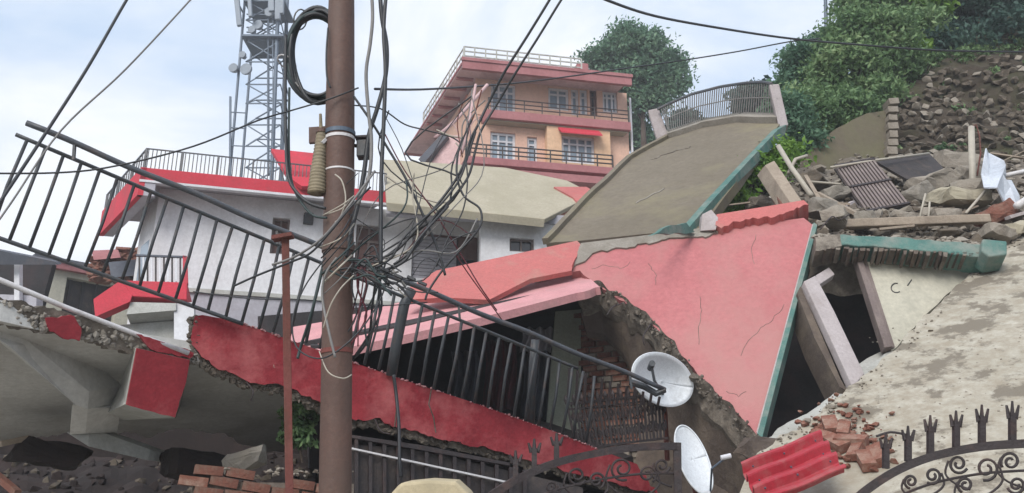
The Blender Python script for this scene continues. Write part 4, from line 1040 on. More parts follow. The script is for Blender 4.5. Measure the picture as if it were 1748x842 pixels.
def chunk(px, py, Y, sx, sy, sz_, rz, rx, m, label, name='concrete_chunk', cat='chunk'):
    c = P(px, py, Y); R = Matrix.Rotation(rz, 3, 'Z') @ Matrix.Rotation(rx, 3, 'Y')
    bm = bmesh.new(); sx *= .8; sy *= .8; sz_ *= .85
    for k in range(44):
        v = V((jit(.5), jit(.5), jit(.5))); mx = max(abs(v.x), abs(v.y), abs(v.z)) * 2; v = v / mx * random.uniform(.85, 1)
        bm.verts.new(c + R @ V((v.x * sx, v.y * sy, v.z * sz_)))
    bmesh.ops.convex_hull(bm, input=bm.verts)
    bmesh.ops.delete(bm, geom=[v for v in bm.verts if not v.link_faces], context='VERTS')
    bmesh.ops.triangulate(bm, faces=bm.faces)
    bmesh.ops.subdivide_edges(bm, edges=bm.edges, cuts=3, use_grid_fill=True)
    for v in bm.verts:
        o3 = V((px, py, 0)); e3 = v.co * 5 + o3
        v.co += V((noise.noise(e3), noise.noise(e3 + V((5, 5, 5))), noise.noise(e3 + V((9, 0, 3))))) * .045 * (sx + .3)
        e3 = v.co * 16 + o3; v.co += V((noise.noise(e3), noise.noise(e3 + V((5, 5, 5))), noise.noise(e3 + V((9, 0, 3))))) * .012
    keep = [v for v in bm.verts if v.link_faces]; ix = {v: j for j, v in enumerate(keep)}
    mb = MB().add([v.co.copy() for v in keep], [[ix[v] for v in f.verts] for f in bm.faces]); bm.free()
    return obj(name, mb, m, label=label, cat=cat)
chunk(1592, 318, 13.0, 1.1, .8, .45, .2, -.35, M['stone_p'], 'broad grey rubble chunk with a peaked top left of the white stick post')
chunk(1560, 335, 12.6, .6, .6, .35, .5, -.5, M['grey'], 'grey chunk lying between the dark shutter and the peaked chunk')
chunk(1632, 283, 14.6, 1.0, .7, .5, .1, .2, M['stone_p'], 'smooth grey boulder behind the upright white stick')
chunk(1632, 345, 12.0, 1.0, .8, .3, .2, .12, M['beige'], 'flat pale boulder at the foot of the upright white stick', 'boulder', 'boulder')
chunk(1612, 372, 11.4, .5, .4, .22, .2, .1, M['stone_p'], 'small pale chunk on the long pale beam')
chunk(1400, 356, 11.3, .45, .4, .3, .4, .2, M['grey'], 'greenish grey chunk at the top corner of the pink slab')
chunk(1425, 372, 11.0, .4, .4, .28, .9, .3, M['stone_p'], 'pale chunk just above the left end of the teal beam')
chunk(1262, 335, 14.6, 1.2, .9, .55, .3, -.35, M['beige'], 'pale tan boulder behind the leaning bracket beam', 'boulder', 'boulder')
chunk(1300, 352, 13.0, .6, .6, .25, .3, .2, M['edge'], 'dark chunk under the leaning bracket beam')
chunk(1690, 372, 11.3, .9, .6, .3, .1, -.4, M['brick_dk'], 'dark brown chunk below the crumpled white sheet')
chunk(1650, 330, 12.3, .7, .6, .4, 1.1, .3, M['stone_p'], 'grey chunk tucked behind the flat pale boulder')
chunk(1480, 330, 13.4, .9, .7, .4, .7, .2, M['stone_p'], 'grey chunk left of the dark slatted shutter')
chunk(1395, 318, 13.6, .8, .6, .3, .7, .3, M['stone'], 'brown chunk on the slope behind the crossed sticks')
# fallen bricks near the red sheet
bi = MB().box((0, 0, 0), 0.225, 0.11, 0.075).mesh('brick', V((0, 0, 0))); bi.materials.append(M['brick'])
fbk = [(1420, 735, 'fallen brick highest of those above the red sheet'), (1442, 742, 'fallen brick touching the sill edge of the terrace'), (1405, 752, 'fallen brick close to the top corner of the red sheet'), (1462, 780, 'orange brick lying right of the red corrugated sheet'), (1480, 795, 'brick nearest the left end of the right gate arch'), (1430, 765, 'brick half way down the right side of the red sheet'), (1455, 762, 'brick lying flat on the terrace above the orange brick'), (1500, 786, 'brick furthest right of the fallen ones')]
for x, y, lab in fbk:
    s = random.uniform(.9, 1.25)
    o = bpy.data.objects.new('fallen_brick', bi); COL.objects.link(o)
    o.matrix_world = Matrix.Translation(PG.hit(x, y) - PG.n * .05) @ (PG.n.to_track_quat('Z', 'Y').to_matrix() @ Matrix.Rotation(random.uniform(0, 3), 3, 'Z') @ Matrix.Rotation(jit(.3), 3, 'X')).to_4x4() @ Matrix.Diagonal((s, s, s, 1))
    tag(o, lab, 'brick', 'fallen bricks by the red sheet')
mb = MB()
for k in range(240):
    mb.rock(PG.hit(random.gauss(1435, 34), random.gauss(752, 26)) - PG.n * .02, random.uniform(.02, .11), .7)
obj('brick_rubble', mb, M['brick'], kind='stuff', label='crumbled orange brick rubble above the red sheet')
# slatted shutter lying on the rubble
sh = thing('slatted_shutter', 'dark slatted metal shutter panel propped on the rubble under a pale rod', 'shutter', tuple(P(1500, 360, 12.2)))
PS = Plane((1422, 285, 13.2), (1500, 278, 13.4), (1470, 365, 11.9))
def SQ(u, v):  # u across, v down
    a = P(1424, 288, 13.2).lerp(P(1492, 276, 13.3), u); b = P(1478, 366, 11.9).lerp(P(1552, 352, 12.0), u); return a.lerp(b, v)
ns = (SQ(1, 0) - SQ(0, 0)).cross(SQ(0, 1) - SQ(0, 0)).normalized()
if ns.dot(SQ(.5, .5) - CAM) > 0: ns = -ns
obj('backing_sheet', MB().prism([SQ(0, 0), SQ(1, 0), SQ(1, 1), SQ(0, 1)], -ns * .03), M['tin_dk'], sh)
for k in range(12):
    u = (k + .5) / 12
    obj('slat', MB().bar(SQ(u, 0.02) + ns * .02, SQ(u, .98) + ns * .02, 0.035, 0.05, ns), M['doorframe'], sh)
for v in (0, .5, 1): obj('cross_bar', MB().bar(SQ(0, v) + ns * .05, SQ(1, v) + ns * .05, .05, .03, ns), M['iron_br'], sh)
obj('side_rail', MB().bar(P(1448, 318, 12.9), P(1492, 378, 11.7), .13, .05, ns), M['pillar'], sh)
obj('second_panel', MB().prism([P(1496, 276, 13.5), P(1586, 262, 14), P(1626, 302, 13.4), P(1548, 306, 13.2)], V((0, .05, -.02))), M['tin_dk'], sh)
def stick(name, pts, r, m, label, cat, closed=False):
    return obj(name, MB().tube([P(*q) for q in pts], r, 6), M[m], label=label, cat=cat, smooth=True)
stick('rod', [(1418, 286, 13.0), (1500, 273, 13.3), (1586, 262, 13.8)], .022, 'cable_w', 'pale rod lying along the top edge of the slatted shutter', 'rod')
stick('stick_post', [(1661, 334, 12.2), (1658, 218, 12.6)], .055, 'cable_w', 'upright pale stick post standing in the rubble', 'post')
stick('bent_wire', [(1652, 219, 12.6), (1666, 213, 12.6), (1672, 232, 12.6), (1674, 262, 12.5), (1668, 300, 12.4)], .012, 'rust', 'bent rusty wire hooked over the top of the pale stick post', 'wire')
stick('rod', [(1329, 250, 13.0), (1352, 288, 12.6), (1385, 334, 12.0)], .045, 'cable_w', 'long pale stick slanting beside the leaning bracket beam', 'stick')
stick('rod', [(1346, 296, 12.7), (1358, 272, 12.8), (1378, 266, 12.8)], .03, 'cable_w', 'short bent pale stick crossing the long slanting stick', 'stick')
stick('rod', [(1380, 310, 13.0), (1440, 315, 13.0), (1450, 322, 12.8)], .02, 'cable_w', 'thin pale rod lying level left of the shutter', 'rod')
stick('rebar', [(1570, 372, 11.2), (1576, 346, 11.3), (1580, 331, 11.3)], .016, 'cable_w', 'left prong of bent rebar standing on the long pale beam', 'rebar')
stick('rebar', [(1585, 370, 11.2), (1587, 345, 11.3), (1576, 344, 11.3)], .016, 'cable_w', 'right prong of bent rebar standing on the long pale beam', 'rebar')
stick('rod', [(1649, 364, 11.2), (1682, 326, 11.6)], .02, 'cable_w', 'pale rod leaning on the crumpled white sheet', 'rod')
stick('rod', [(1706, 302, 12), (1770, 288, 12)], .035, 'pipe_w', 'white pipe poking in at the right edge of the photo', 'pipe')
stick('rod', [(1735, 352, 11), (1790, 318, 11.4)], .05, 'pipe_w', 'short white pipe end at the right edge below the other pipe', 'pipe')
bmr = obj('fallen_beam', MB().bar(P(1440, 383, 11.0), P(1688, 374, 11.0), .12, .12), M['wood'], label='long pale timber beam lying level above the teal beam', cat='beam', bevel=.015)
obj('fallen_plank', MB().bar(P(1300, 398, 11.0), P(1236, 380, 11.2), .05, .1), M['grey'], label='short grey plank on the broken lip of the pink slab', cat='plank') if False else None
for i, (a, b, w, lab) in enumerate([((1395, 330, 12.4), (1475, 372, 11.6), .1, 'grey plank sloping down toward the foot of the shutter'), ((1375, 300, 13), (1410, 360, 11.8), .06, 'thin plank sloping behind the pink slab corner'), ((1230, 352, 12.4), (1280, 346, 12.4), .04, 'thin light slat under the teal fascia'), ((1390, 345, 12), (1450, 350, 12), .07, 'weathered plank lying level behind the greenish chunk')]):
    obj('plank', MB().bar(P(*a), P(*b), w, w * .5), M['wood'], label=lab, cat='plank')
# crumpled white tin sheet
tin = [(1674, 262), (1690, 258), (1706, 284), (1718, 302), (1728, 306), (1742, 336), (1738, 352), (1716, 346), (1692, 330), (1684, 318), (1676, 296)]
PTn = Plane((1680, 262, 12.0), (1740, 336, 11.6), (1690, 330, 11.3))
def tinz(q):
    return PTn.hit(*q) + PTn.n * (0.1 * math.sin(q[0] * .16 + q[1] * .05))
cx_ = (1702, 306)
mb = MB(); c0 = tinz(cx_); ring = [tinz(q) for q in tin]; mid = [tinz(((q[0] + cx_[0]) / 2, (q[1] + cx_[1]) / 2)) + PTn.n * jit(.07) for q in tin]
n_ = len(tin); vs = [c0] + mid + ring
fs = [[0, 1 + i, 1 + (i + 1) % n_] for i in range(n_)] + [[1 + i, 1 + n_ + i, 1 + n_ + (i + 1) % n_, 1 + (i + 1) % n_] for i in range(n_)]
o = obj('crumpled_sheet', mb.add(vs, fs), M['tin_lt'], label='crumpled white metal sheet standing up at the right of the rubble', cat='metal sheet')
sm = o.modifiers.new('solid', 'SOLIDIFY'); sm.thickness = .02

# cracks and flaked spots on the pink slab, thin raised render flakes at its edges
for pts in ([(1340, 520), (1318, 548), (1300, 560), (1272, 590), (1262, 612)], [(1108, 450), (1120, 470), (1118, 492)], [(1195, 505), (1198, 530), (1192, 560), (1196, 600)], [(1010, 460), (1034, 452), (1060, 458), (1082, 446)], [(1290, 400), (1282, 430), (1290, 458)], [(1240, 668), (1262, 676), (1280, 668)]):
    q = []
    for a_, b_ in zip(pts[:-1], pts[1:]):
        for i_ in range(4): q.append((a_[0] + (b_[0] - a_[0]) * i_ / 4 + jit(2), a_[1] + (b_[1] - a_[1]) * i_ / 4 + jit(2)))
    obj('crack', MB().tube([PP.hit(*z_) - PP.n * .0005 for z_ in q], .0035, 4), M['edge'], ph)

def rebar(pts, label, r=.009):
    obj('rebar', MB().tube(smoothline([P(*q) for q in pts], 4), r * .8, 6), M['iron_br'], smooth=True, label=label, cat='rebar')
rebar([(1392, 470, 10.3), (1404, 540, 10.2), (1410, 610, 10.0), (1412, 672, 9.8)], 'thin wire hanging in the dark opening left of the slanted pillar', .006)
rebar([(1410, 560, 10.0), (1424, 620, 9.9), (1428, 655, 9.8), (1416, 690, 9.6)], 'second thin wire hanging lower in the dark opening', .006)
rebar([(1496, 745, 7.0), (1520, 738, 7.0), (1546, 742, 7.0)], 'short bent rod lying behind the first forked spike of the right gate', .012)
rebar([(1112, 552, 9.8), (1098, 574, 9.7), (1100, 590, 9.7)], 'short bent rebar sticking out of the curved broken edge')
rebar([(1062, 518, 10.0), (1046, 524, 9.9), (1036, 538, 9.8)], 'rebar stub poking from the top of the curved broken edge')
rebar([(640, 716, 7.9), (650, 736, 7.8), (668, 742, 7.8)], 'bent rebar below the red parapet right of the brown pole')
rebar([(420, 652, 7.4), (432, 668, 7.3), (428, 684, 7.3)], 'bent rebar below the red parapet left of the rusty post')
rebar([(1400, 392, 10.6), (1420, 370, 10.7), (1432, 376, 10.7), (1450, 366, 10.7)], 'curved rebar above the left end of the teal beam', .011)

for a, b, w, m, lab in [((1500, 392, 10.9), (1560, 386, 10.9), .06, 'wood', 'short plank end under the long pale timber beam'), ((1540, 330, 12.6), (1600, 300, 12.9), .05, 'wood', 'thin plank leaning on the peaked rubble chunk'),
        ((1455, 345, 12.2), (1412, 372, 11.5), .07, 'pillar', 'lilac grey plank fallen left of the slatted shutter'), ((1620, 372, 11.6), (1668, 352, 11.8), .05, 'wood', 'pale plank crossing in front of the flat boulder'),
        ((1690, 262, 13), (1760, 272, 13), .05, 'wood', 'upper plank lying behind the crumpled white sheet'), ((1690, 285, 12.6), (1765, 250, 13), .03, 'wood', 'thin stick rising to the right behind the crumpled sheet'),
        ((1395, 385, 11.0), (1440, 372, 11.0), .06, 'grey', 'grey slat just above the corner of the pink slab'), ((1720, 372, 11.0), (1775, 356, 11.2), .09, 'pillar', 'pale slab strip at the right edge above the terrace')]:
    obj('plank', MB().bar(P(*a), P(*b), w, w * .5), M[m], label=lab, cat='plank')
for a in [(1700, 402, 10.7, .7, .5, .2, .4, .1, 'stone_p', 'pale slab lump right of the teal beam end'), (1732, 392, 10.8, .6, .4, .2, .9, -.2, 'beige', 'cream lump at the right edge above the terrace'),
          (1540, 375, 11.3, .5, .4, .22, .3, .3, 'stone_p', 'pale chunk at the lower corner of the slatted shutter'), (1475, 378, 11.2, .5, .4, .2, 1.3, .1, 'grey', 'grey chunk resting on the left half of the pale timber'),
          (1660, 305, 13.2, .8, .6, .4, .4, .2, 'stone_p', 'grey chunk right behind the foot of the stick post'), (1725, 355, 11.8, .6, .5, .3, .2, .3, 'stone_p', 'pale chunk under the right corner of the crumpled sheet'),
          (1420, 335, 12.6, .7, .5, .25, .2, -.2, 'grey', 'flat grey slab piece behind the weathered plank')]:
    chunk(*a[:8], M[a[8]], a[9])
# ================================================================== LEFT FALLEN FLOOR SLAB (grey underside)
fs_ = thing('fallen_floor_slab', 'tilted grey floor slab with broken edge hanging over the dark void at lower left', 'floor slab', tuple(P(200, 760, 8)))
PU = Plane((0, 560, 6.2), (330, 612, 7.3), (120, 735, 9.0))
slab('underside', [(-160, 520), (0, 548), (78, 566), (220, 598), (332, 614), (440, 660), (552, 695), (500, 745), (486, 772), (450, 770), (372, 738), (300, 732), (258, 748), (130, 733), (70, 745), (0, 758), (-160, 770)], PU, 0.16, M['under'], fs_, ragged=(7, 8, 9, 10, 11, 12, 13, 14), amp=4)
PEg = Plane((0, 510, 6.1), (330, 600, 7.2), (160, 600, 6.65))
slab('broken_edge', [(-160, 470), (0, 508), (110, 532), (230, 570), (334, 602), (336, 622), (230, 604), (150, 582), (78, 570), (0, 556), (-160, 528)], PEg, 0.2, M['edge'], fs_, ragged=(0, 1, 2, 3, 5, 6, 7, 8, 9), amp=3.5, step=6, off=-0.02)
mb = MB()
for k in range(230):
    x = random.uniform(-60, 335); mb.rock(PEg.hit(x, np.interp(x, [0, 330], [532, 612]) + jit(18 - x * .03)) - PEg.n * .02, random.uniform(.02, .08))
obj('crumbled_rim', mb, M['grey'], fs_, kind='stuff')
slab('red_patch', rag([(74, 543), (122, 540), (134, 560), (131, 582), (104, 578), (82, 566)], 'all', 2, 6), PEg, 0.04, M['slab_red'], fs_, off=-0.07)
slab('red_patch', rag([(228, 570), (262, 580), (325, 602), (318, 612), (252, 596)], 'all', 2, 6), PEg, 0.04, M['slab_red'], fs_, off=-0.07)
PBk = Plane((232, 595, 6.75), (322, 620, 7.05), (215, 690, 6.85))
bk = slab('red_block', [(232, 594), (322, 614), (316, 650), (297, 712), (250, 700), (214, 690), (222, 648)], PBk, 0.02, M['slab_red'], fs_, ragged=(2, 3, 4), amp=1.2, off=-0.03)
q = [(232, 594), (322, 614), (297, 712), (214, 690)]
fr_ = [PBk.hit(*p) for p in q]
bkq = [P(200, 610, 8.6), P(330, 640, 8.6), P(300, 715, 8.6), P(145, 722, 8.6)]
obj('beam_end', MB().hexa(fr_, bkq), M['under_pale'], fs_)
# creased drop beams under the slab
obj('drop_beam', MB().prism([P(-20, 548, 6.25), P(20, 560, 6.35), P(152, 668, 7.1), P(150, 700, 7.2), P(130, 694, 7.1), P(14, 590, 6.3), P(-20, 570, 6.2)], V((.05, .5, .12))), M['under'], fs_, bevel=.01)
obj('drop_beam', MB().prism([P(122, 690, 7.1), P(150, 696, 7.2), P(146, 740, 7.6), P(118, 742, 7.6)], V((.1, .4, .05))), M['under'], fs_, bevel=.01)
obj('lower_ledge', MB().prism([P(112, 738, 7.6), P(150, 730, 7.7), P(258, 768, 8.2), P(252, 786, 8.1), P(150, 762, 7.6)], V((.05, .4, 0))), M['under_pale'], fs_, bevel=.01)
# white pipe along the edge
obj('white_pipe', MB().tube([P(-80, 446, 5.95), P(0, 478, 6.05), P(110, 524, 6.4), P(230, 570, 6.8), P(322, 603, 7.1)], .02, 10), M['pipe_w'], smooth=True, label='white pipe lying along the top of the broken floor slab edge', cat='pipe')

# ================================================================== RED PARAPET SLAB (front)
PF = Plane((335, 545, 7.3), (1110, 800, 9.6), (640, 700, 8.15))
rp = thing('red_parapet_slab', 'long cracked red painted parapet slab sloping down under the railing', 'parapet', tuple(P(700, 760, 8.5)))
top_e = [(332, 540), (345, 538), (400, 548), (453, 566), (605, 620), (704, 654), (809, 688), (946, 737), (1015, 765), (1085, 792)]
bot_e = [(1120, 842), (1080, 836), (1000, 812), (900, 785), (850, 770), (770, 752), (700, 735), (668, 728), (640, 713), (618, 718), (590, 716), (548, 690), (500, 664), (462, 655), (420, 650), (385, 632), (360, 622), (338, 600), (325, 580)]
slab('red_face', top_e + bot_e, PF, 0.05, M['slab_red'], rp, ragged=tuple(range(9, 28)), amp=3, step=6, off=-0.03)
core = [(x, y + 2) for x, y in top_e] + [(x + (-4), y + 13) for x, y in bot_e]
slab('concrete_core', core, PF, 0.16, M['edge'], rp, ragged=tuple(range(9, 28)), amp=5, step=6, off=0.03)
mb = MB()
for k in range(420):
    i = random.randrange(0, len(bot_e) - 1); t = random.random()
    x = bot_e[i][0] * (1 - t) + bot_e[i + 1][0] * t; y = bot_e[i][1] * (1 - t) + bot_e[i + 1][1] * t
    mb.rock(PF.hit(x + jit(4), y + 7 + jit(7)) + PF.n * .03, random.uniform(.02, .09))
for k in range(60):
    mb.rock(PF.hit(330 + jit(8), random.uniform(542, 600)), random.uniform(.03, .09))
obj('crumbled_rim', mb, M['edge'], rp, kind='stuff')
# bright chipped lip along its top, where the balusters are set
mb = MB()
for k in range(150):
    i = random.randrange(2, len(top_e) - 2); t = random.random()
    x = top_e[i][0] * (1 - t) + top_e[i + 1][0] * t; y = top_e[i][1] * (1 - t) + top_e[i + 1][1] * t
    mb.rock(PF.hit(x, y + jit(1.2)) - PF.n * .03, random.uniform(.012, .045), .7)
obj('chipped_lip', mb, M['pink_pale'], rp, kind='stuff')
for pts in ([(735, 660), (730, 690), (738, 712), (742, 738)], [(668, 640), (676, 690), (672, 728)], [(950, 740), (944, 768), (952, 795)]):
    obj('crack', MB().tube([PF.hit(*q) - PF.n * .031 for q in pts], .006, 5), M['edge'], rp)
# floor carried behind the parapet
obj('floor_slab', MB().prism([PF.hit(345, 552) + PF.n * .2, PF.hit(1080, 806) + PF.n * .2, PF.hit(1080, 806) + V((.6, 2.2, .1)), PF.hit(345, 552) + V((0.3, 2.2, -.1))], V((0, 0, -.12))), M['under'], rp)

# ================================================================== LONG TILTED RAILING
lr = thing('tilted_railing', 'long black balcony railing tilted down from upper left onto the red parapet', 'railing', tuple(P(500, 590, 7.6)))
# lines in space: top rail, second rail, bottom rail
def line(a, b):
    A, B = P(*a), P(*b)
    return lambda t: A.lerp(B, t)
TR = line((45, 210, 6.3), (1135, 664, 8.95))
S2 = line((109, 264, 6.55), (853, 574, 8.45))
BT = line((48, 424, 6.55), (832, 700, 8.55))
sag = lambda f, t, a: f(t) + V((0, 0, -a * math.sin(math.pi * min(1, max(0, t)))))
obj('handrail', MB().tube([sag(TR, i / 40, .012) + V((0, 0, .008 * math.sin(i * .9))) for i in range(41)], .025, 10), M['rail_top'], lr, smooth=True)
obj('second_rail', MB().tube([S2(-.09 + i * .0365) + V((0, 0, -.01 * math.sin(math.pi * min(1, max(0, i / 33))))) for i in range(37)], .017, 8), M['iron'], lr, smooth=True)
obj('bottom_rail', MB().tube([BT(-.13 + i * .0365) for i in range(16)], .018, 8), M['iron'], lr, smooth=True)
k = -2
ts = [(i / 29) for i in range(-2, 38)]
for i, t in enumerate(ts):
    a = S2(t) + V((0, 0, -.01 * math.sin(math.pi * min(1, max(0, t / 1.2))))); b = BT(t) + V((jit(.012), 0, 0))
    if t > .45: b = b + V((0, 0, .02))
    a = a + V((jit(.006), 0, 0))
    mid = a.lerp(b, .5) + V((jit(.012), jit(.01), 0)) * (3 if i % 7 == 3 else 1)
    obj('baluster', MB().tube([a, mid, b], .0155, 6), M['iron'], lr, smooth=True)
for t in (0.06, .335, .62, .93):
    a, b = sag(TR, t, .012), sag(TR, t, .012) + V((0.015, 0, -.15))
    obj('handrail_stub', MB().bar(a, b, .022), M['iron'], lr)
obj('stout_post', MB().tube([P(703, 494, 8.0), P(690, 520, 8.0), P(676, 590, 8.05), P(668, 642, 8.1)], .052, 10), M['iron'], lr, smooth=True)
obj('stout_post', MB().tube([P(914, 580, 8.7), P(908, 650, 8.8), P(905, 728, 8.9)], .045, 10), M['iron'], lr, smooth=True)
obj('end_bracket', MB().tube([P(1075, 652, 8.95), P(1100, 660, 8.95), P(1120, 672, 8.95), P(1135, 665, 8.95)], .035, 8), M['iron'], lr)

# ================================================================== ORNATE BROWN BALCONY RAILING
orr = thing('scrollwork_railing', 'dark brown scrollwork balcony railing in front of the brick wall by the dishes', 'railing', tuple(P(1060, 765, 9.3)))
def OR(u, v):
    a = P(968, 690, 9.25).lerp(P(1136, 672, 9.6), u); b = P(985, 770, 9.25).lerp(P(1140, 752, 9.6), u)
    return a.lerp(b, v)
for v, w in ((0, .03), (.12, .02), (.95, .025)): obj('rail_bar', MB().bar(OR(0, v), OR(1, v), w), M['iron_br'], orr)
def spiral(f, cu, cv, r, turns, a0, hand=1, n=22, asp=1.0):
    return [f(cu + hand * r * (1 - .8 * i / n) * math.cos(a0 + turns * 6.28 * i / n), cv + asp * r * (1 - .8 * i / n) * math.sin(a0 + turns * 6.28 * i / n)) for i in range(n + 1)]
for k in range(13):
    u = (k + .5) / 13
    obj('upright', MB().bar(OR(u, 0), OR(u, .97), .016), M['iron_br'], orr)
    obj('upright', MB().bar(OR(k / 13, 0), OR(k / 13, .97), .024), M['iron_br'], orr)
    obj('scroll', MB().tube(spiral(OR, u, .3, .033, 1.4, 1.2, 1 if k % 2 else -1, 16, 4), .010, 5), M['iron_br'], orr)
    obj('scroll', MB().tube(spiral(OR, u, .68, .033, 1.4, -1.2, -1 if k % 2 else 1, 16, 4), .010, 5), M['iron_br'], orr)
    obj('finial', MB().tube([OR(k / 13, 0), OR(k / 13, -.1), OR(k / 13, -.2)], [.02, .026, .004], 6), M['iron_br'], orr)
for k in range(12):
    x = 972 + k * 14
    obj('upper_upright', MB().bar(P(x, 628 + k * 4.5, 9.2), P(x - 3, 692, 9.25), .022), M['iron_br'], orr)

# ================================================================== SATELLITE DISHES
def dish(px, py, Y, rx, rz, roll, label, yaw, depth=.16, arm=True, tilt=0):
    c = P(px, py, Y); k = (c - CAM).length / F
    d = (c - CAM).normalized()
    t = thing('satellite_dish', label, 'satellite dish', tuple(c + V((0, .3, -rz * k))))
    R = Matrix.Rotation(roll, 3, V((0, 1, 0)))
    X = R @ V((1, 0, 0)); Z = R @ V((0, 0, 1)); Yv = V((0, 1, 0))
    def f(u, v):
        a = u * 2 * math.pi; r = v
        sk = yaw * r * math.cos(a) + tilt * r * math.sin(a)
        return c + X * (rx * k * r * math.cos(a)) + Z * (rz * k * r * math.sin(a)) + Yv * (depth * (1 - r * r) + sk)
    mb = MB().grid(f, 48, 10)
    o = obj('reflector', mb, M['dish'], t, smooth=True)
    s = o.modifiers.new('solid', 'SOLIDIFY'); s.thickness = .012
    obj('rim', MB().tube([f(i / 48, 1) for i in range(48)], .009, 6, closed=True), M['dish'], t, smooth=True)
    return t, f, c, k
t, f, c, k = dish(1132, 648, 9.38, 57, 43, RAD(8), 'white satellite dish at the end of the tilted handrail, upper of the two', .25)
h = P(1113, 624, 9.0)
obj('feed_horn', MB().tube([h + V((0, -.02, .02)), h + V((0, .12, -.01))], .035, 10), M['iron'], t)
obj('feed_arm', MB().tube([h + V((0, .03, 0)), P(1117, 650, 9.05), f(.78, .5)], .015, 6), M['iron'], t)
obj('mount', MB().tube([f(0, 0) + V((0, .02, 0)), f(0, 0) + V((.1, .4, -.3)), f(0, 0) + V((.15, .7, -.8))], .03, 8), M['rust'], t)
t, f, c, k = dish(1184, 784, 8.3, 27, 57, RAD(-14), 'tilted grey white satellite dish behind the left gate post, lower of the two', .1, depth=.07, tilt=.1)
obj('feed_arm', MB().tube([f(.8, 1), P(1215, 800, 7.9), P(1238, 782, 7.8)], .010, 6), M['steel'], t)
h = P(1240, 780, 7.8)
obj('feed_horn', MB().tube([h + V((-.05, 0, -.01)), h + V((.04, 0, .01))], .022, 10), M['frame_w'], t)
obj('mount', MB().tube([f(0, 0) + V((0, .02, 0)), f(0, 0) + V((.1, .4, -.3)), f(0, 0) + V((.1, .6, -.9))], .03, 8), M['rust'], t)

# ================================================================== DARK LOWER PARTS
# soil bank and dark heap below the fallen slabs
def bank(u, v):
    px = -250 + u * 1550; py = 900 - v * (118 if px < 540 else 60)
    p = P(px, py, 8.6 + v * 3.5)
    return p + V((0, 0, .25 * noise.noise(p * 1.1) + .1 * noise.noise(p * 3)))
obj('rubble_bank', MB().grid(bank, 110, 22), M['soil_shade'], kind='structure')
quad('cellar_wall', [P(-260, 900, 13), P(-260, 640, 13), P(560, 640, 13), P(560, 900, 13)], V((0, .2, 0)), M['soil_shade'], None, label='dark earth wall of the void behind the fallen floor slab', cat='wall')
mb = MB(); mb2 = MB()
for k in range(500):
    p = bank(random.uniform(0, .55), random.random() ** .7); s = random.uniform(.04, .2); (mb if random.random() < .7 else mb2).rock(p, s)
obj('dark_rubble', mb, M['soil_shade'], kind='stuff', label='dark rubble heaped in the void at lower left')
obj('dark_rubble', mb2, M['stone'], kind='stuff', label='brown rubble heaped in the void at lower left')
chunk(90, 775, 8.2, .9, .6, .3, .2, .1, M['soil_shade'], 'large dark chunk lying in the void at far left')
chunk(420, 786, 8.0, .5, .5, .22, .2, -.3, M['grey'], 'pale wedge of concrete lying above the brick wall top')
chunk(330, 795, 8.4, .7, .6, .3, .8, .1, M['soil_shade'], 'dark chunk left of the pale concrete wedge')
obj('plank', MB().bar(P(-20, 800, 7.4), P(30, 842, 7.0), .05), M['brick_dk'], label='thin brown plank at the bottom left corner', cat='plank')
obj('plank', MB().bar(P(0, 758, 7.8), P(48, 748, 8.0), .05), M['wood'], label='thin plank end at the left under the grey slab', cat='plank')
# creeper leaves in the gap beside the thin post
cb = thing('creeper', 'green creeper growing in the dark gap between rusty post and brown pole', 'plant', tuple(P(516, 790, 8.2)))
leaf_cloud('foliage', [bl(518, 705, 8.2, 26, 34), bl(522, 690, 8.3, 20, 20), bl(512, 745, 8.2, 24, 24)], 1300, .05, M['leaf'], cb, .12)
obj('stem', MB().tube(smoothline([P(516, 790, 8.2), P(512, 750, 8.2), P(522, 690, 8.3)], 4), .012, 6), M['bark'], cb)
# brick wall top at the bottom
FBk = Facade(P(380, 820, 6.6), P(560, 838, 6.9))
bwl = thing('broken_brick_wall', 'broken top of a red brick wall at the bottom edge left of the brown pole', 'brick wall', tuple(P(460, 860, 6.8)))
z1 = P(450, 800, 6.7).z
obj('mortar_core', MB().fbox(FBk, -.2, 1.0, z1 - .9, z1 - .1, -.25, -.035), M['mortar'], bwl)
for r in range(4):
    s = -.1 - (.11 if r % 2 else 0)
    while s < .95:
        drop = .02 + .16 * max(0, s)
        if not (r == 0 and random.random() < .25):
            inst('brick', random.choice([bm2, bm_, bm_]), bwl, FBk.pt(s + jit(.01), z1 - .08 * r - drop, -.06 + jit(.02)), FBk.rot() @ Matrix.Rotation(.12 + jit(.05), 3, 'Y'), (.95, 1.2, .95))
        s += .225
mb = MB()
for k in range(40): mb.rock(FBk.pt(random.uniform(-.2, 1), z1 + .03 + jit(.03) - .05, -.08 + jit(.08)), random.uniform(.02, .07), .6)
obj('mortar_lumps', mb, M['stone_p'], bwl, kind='stuff')

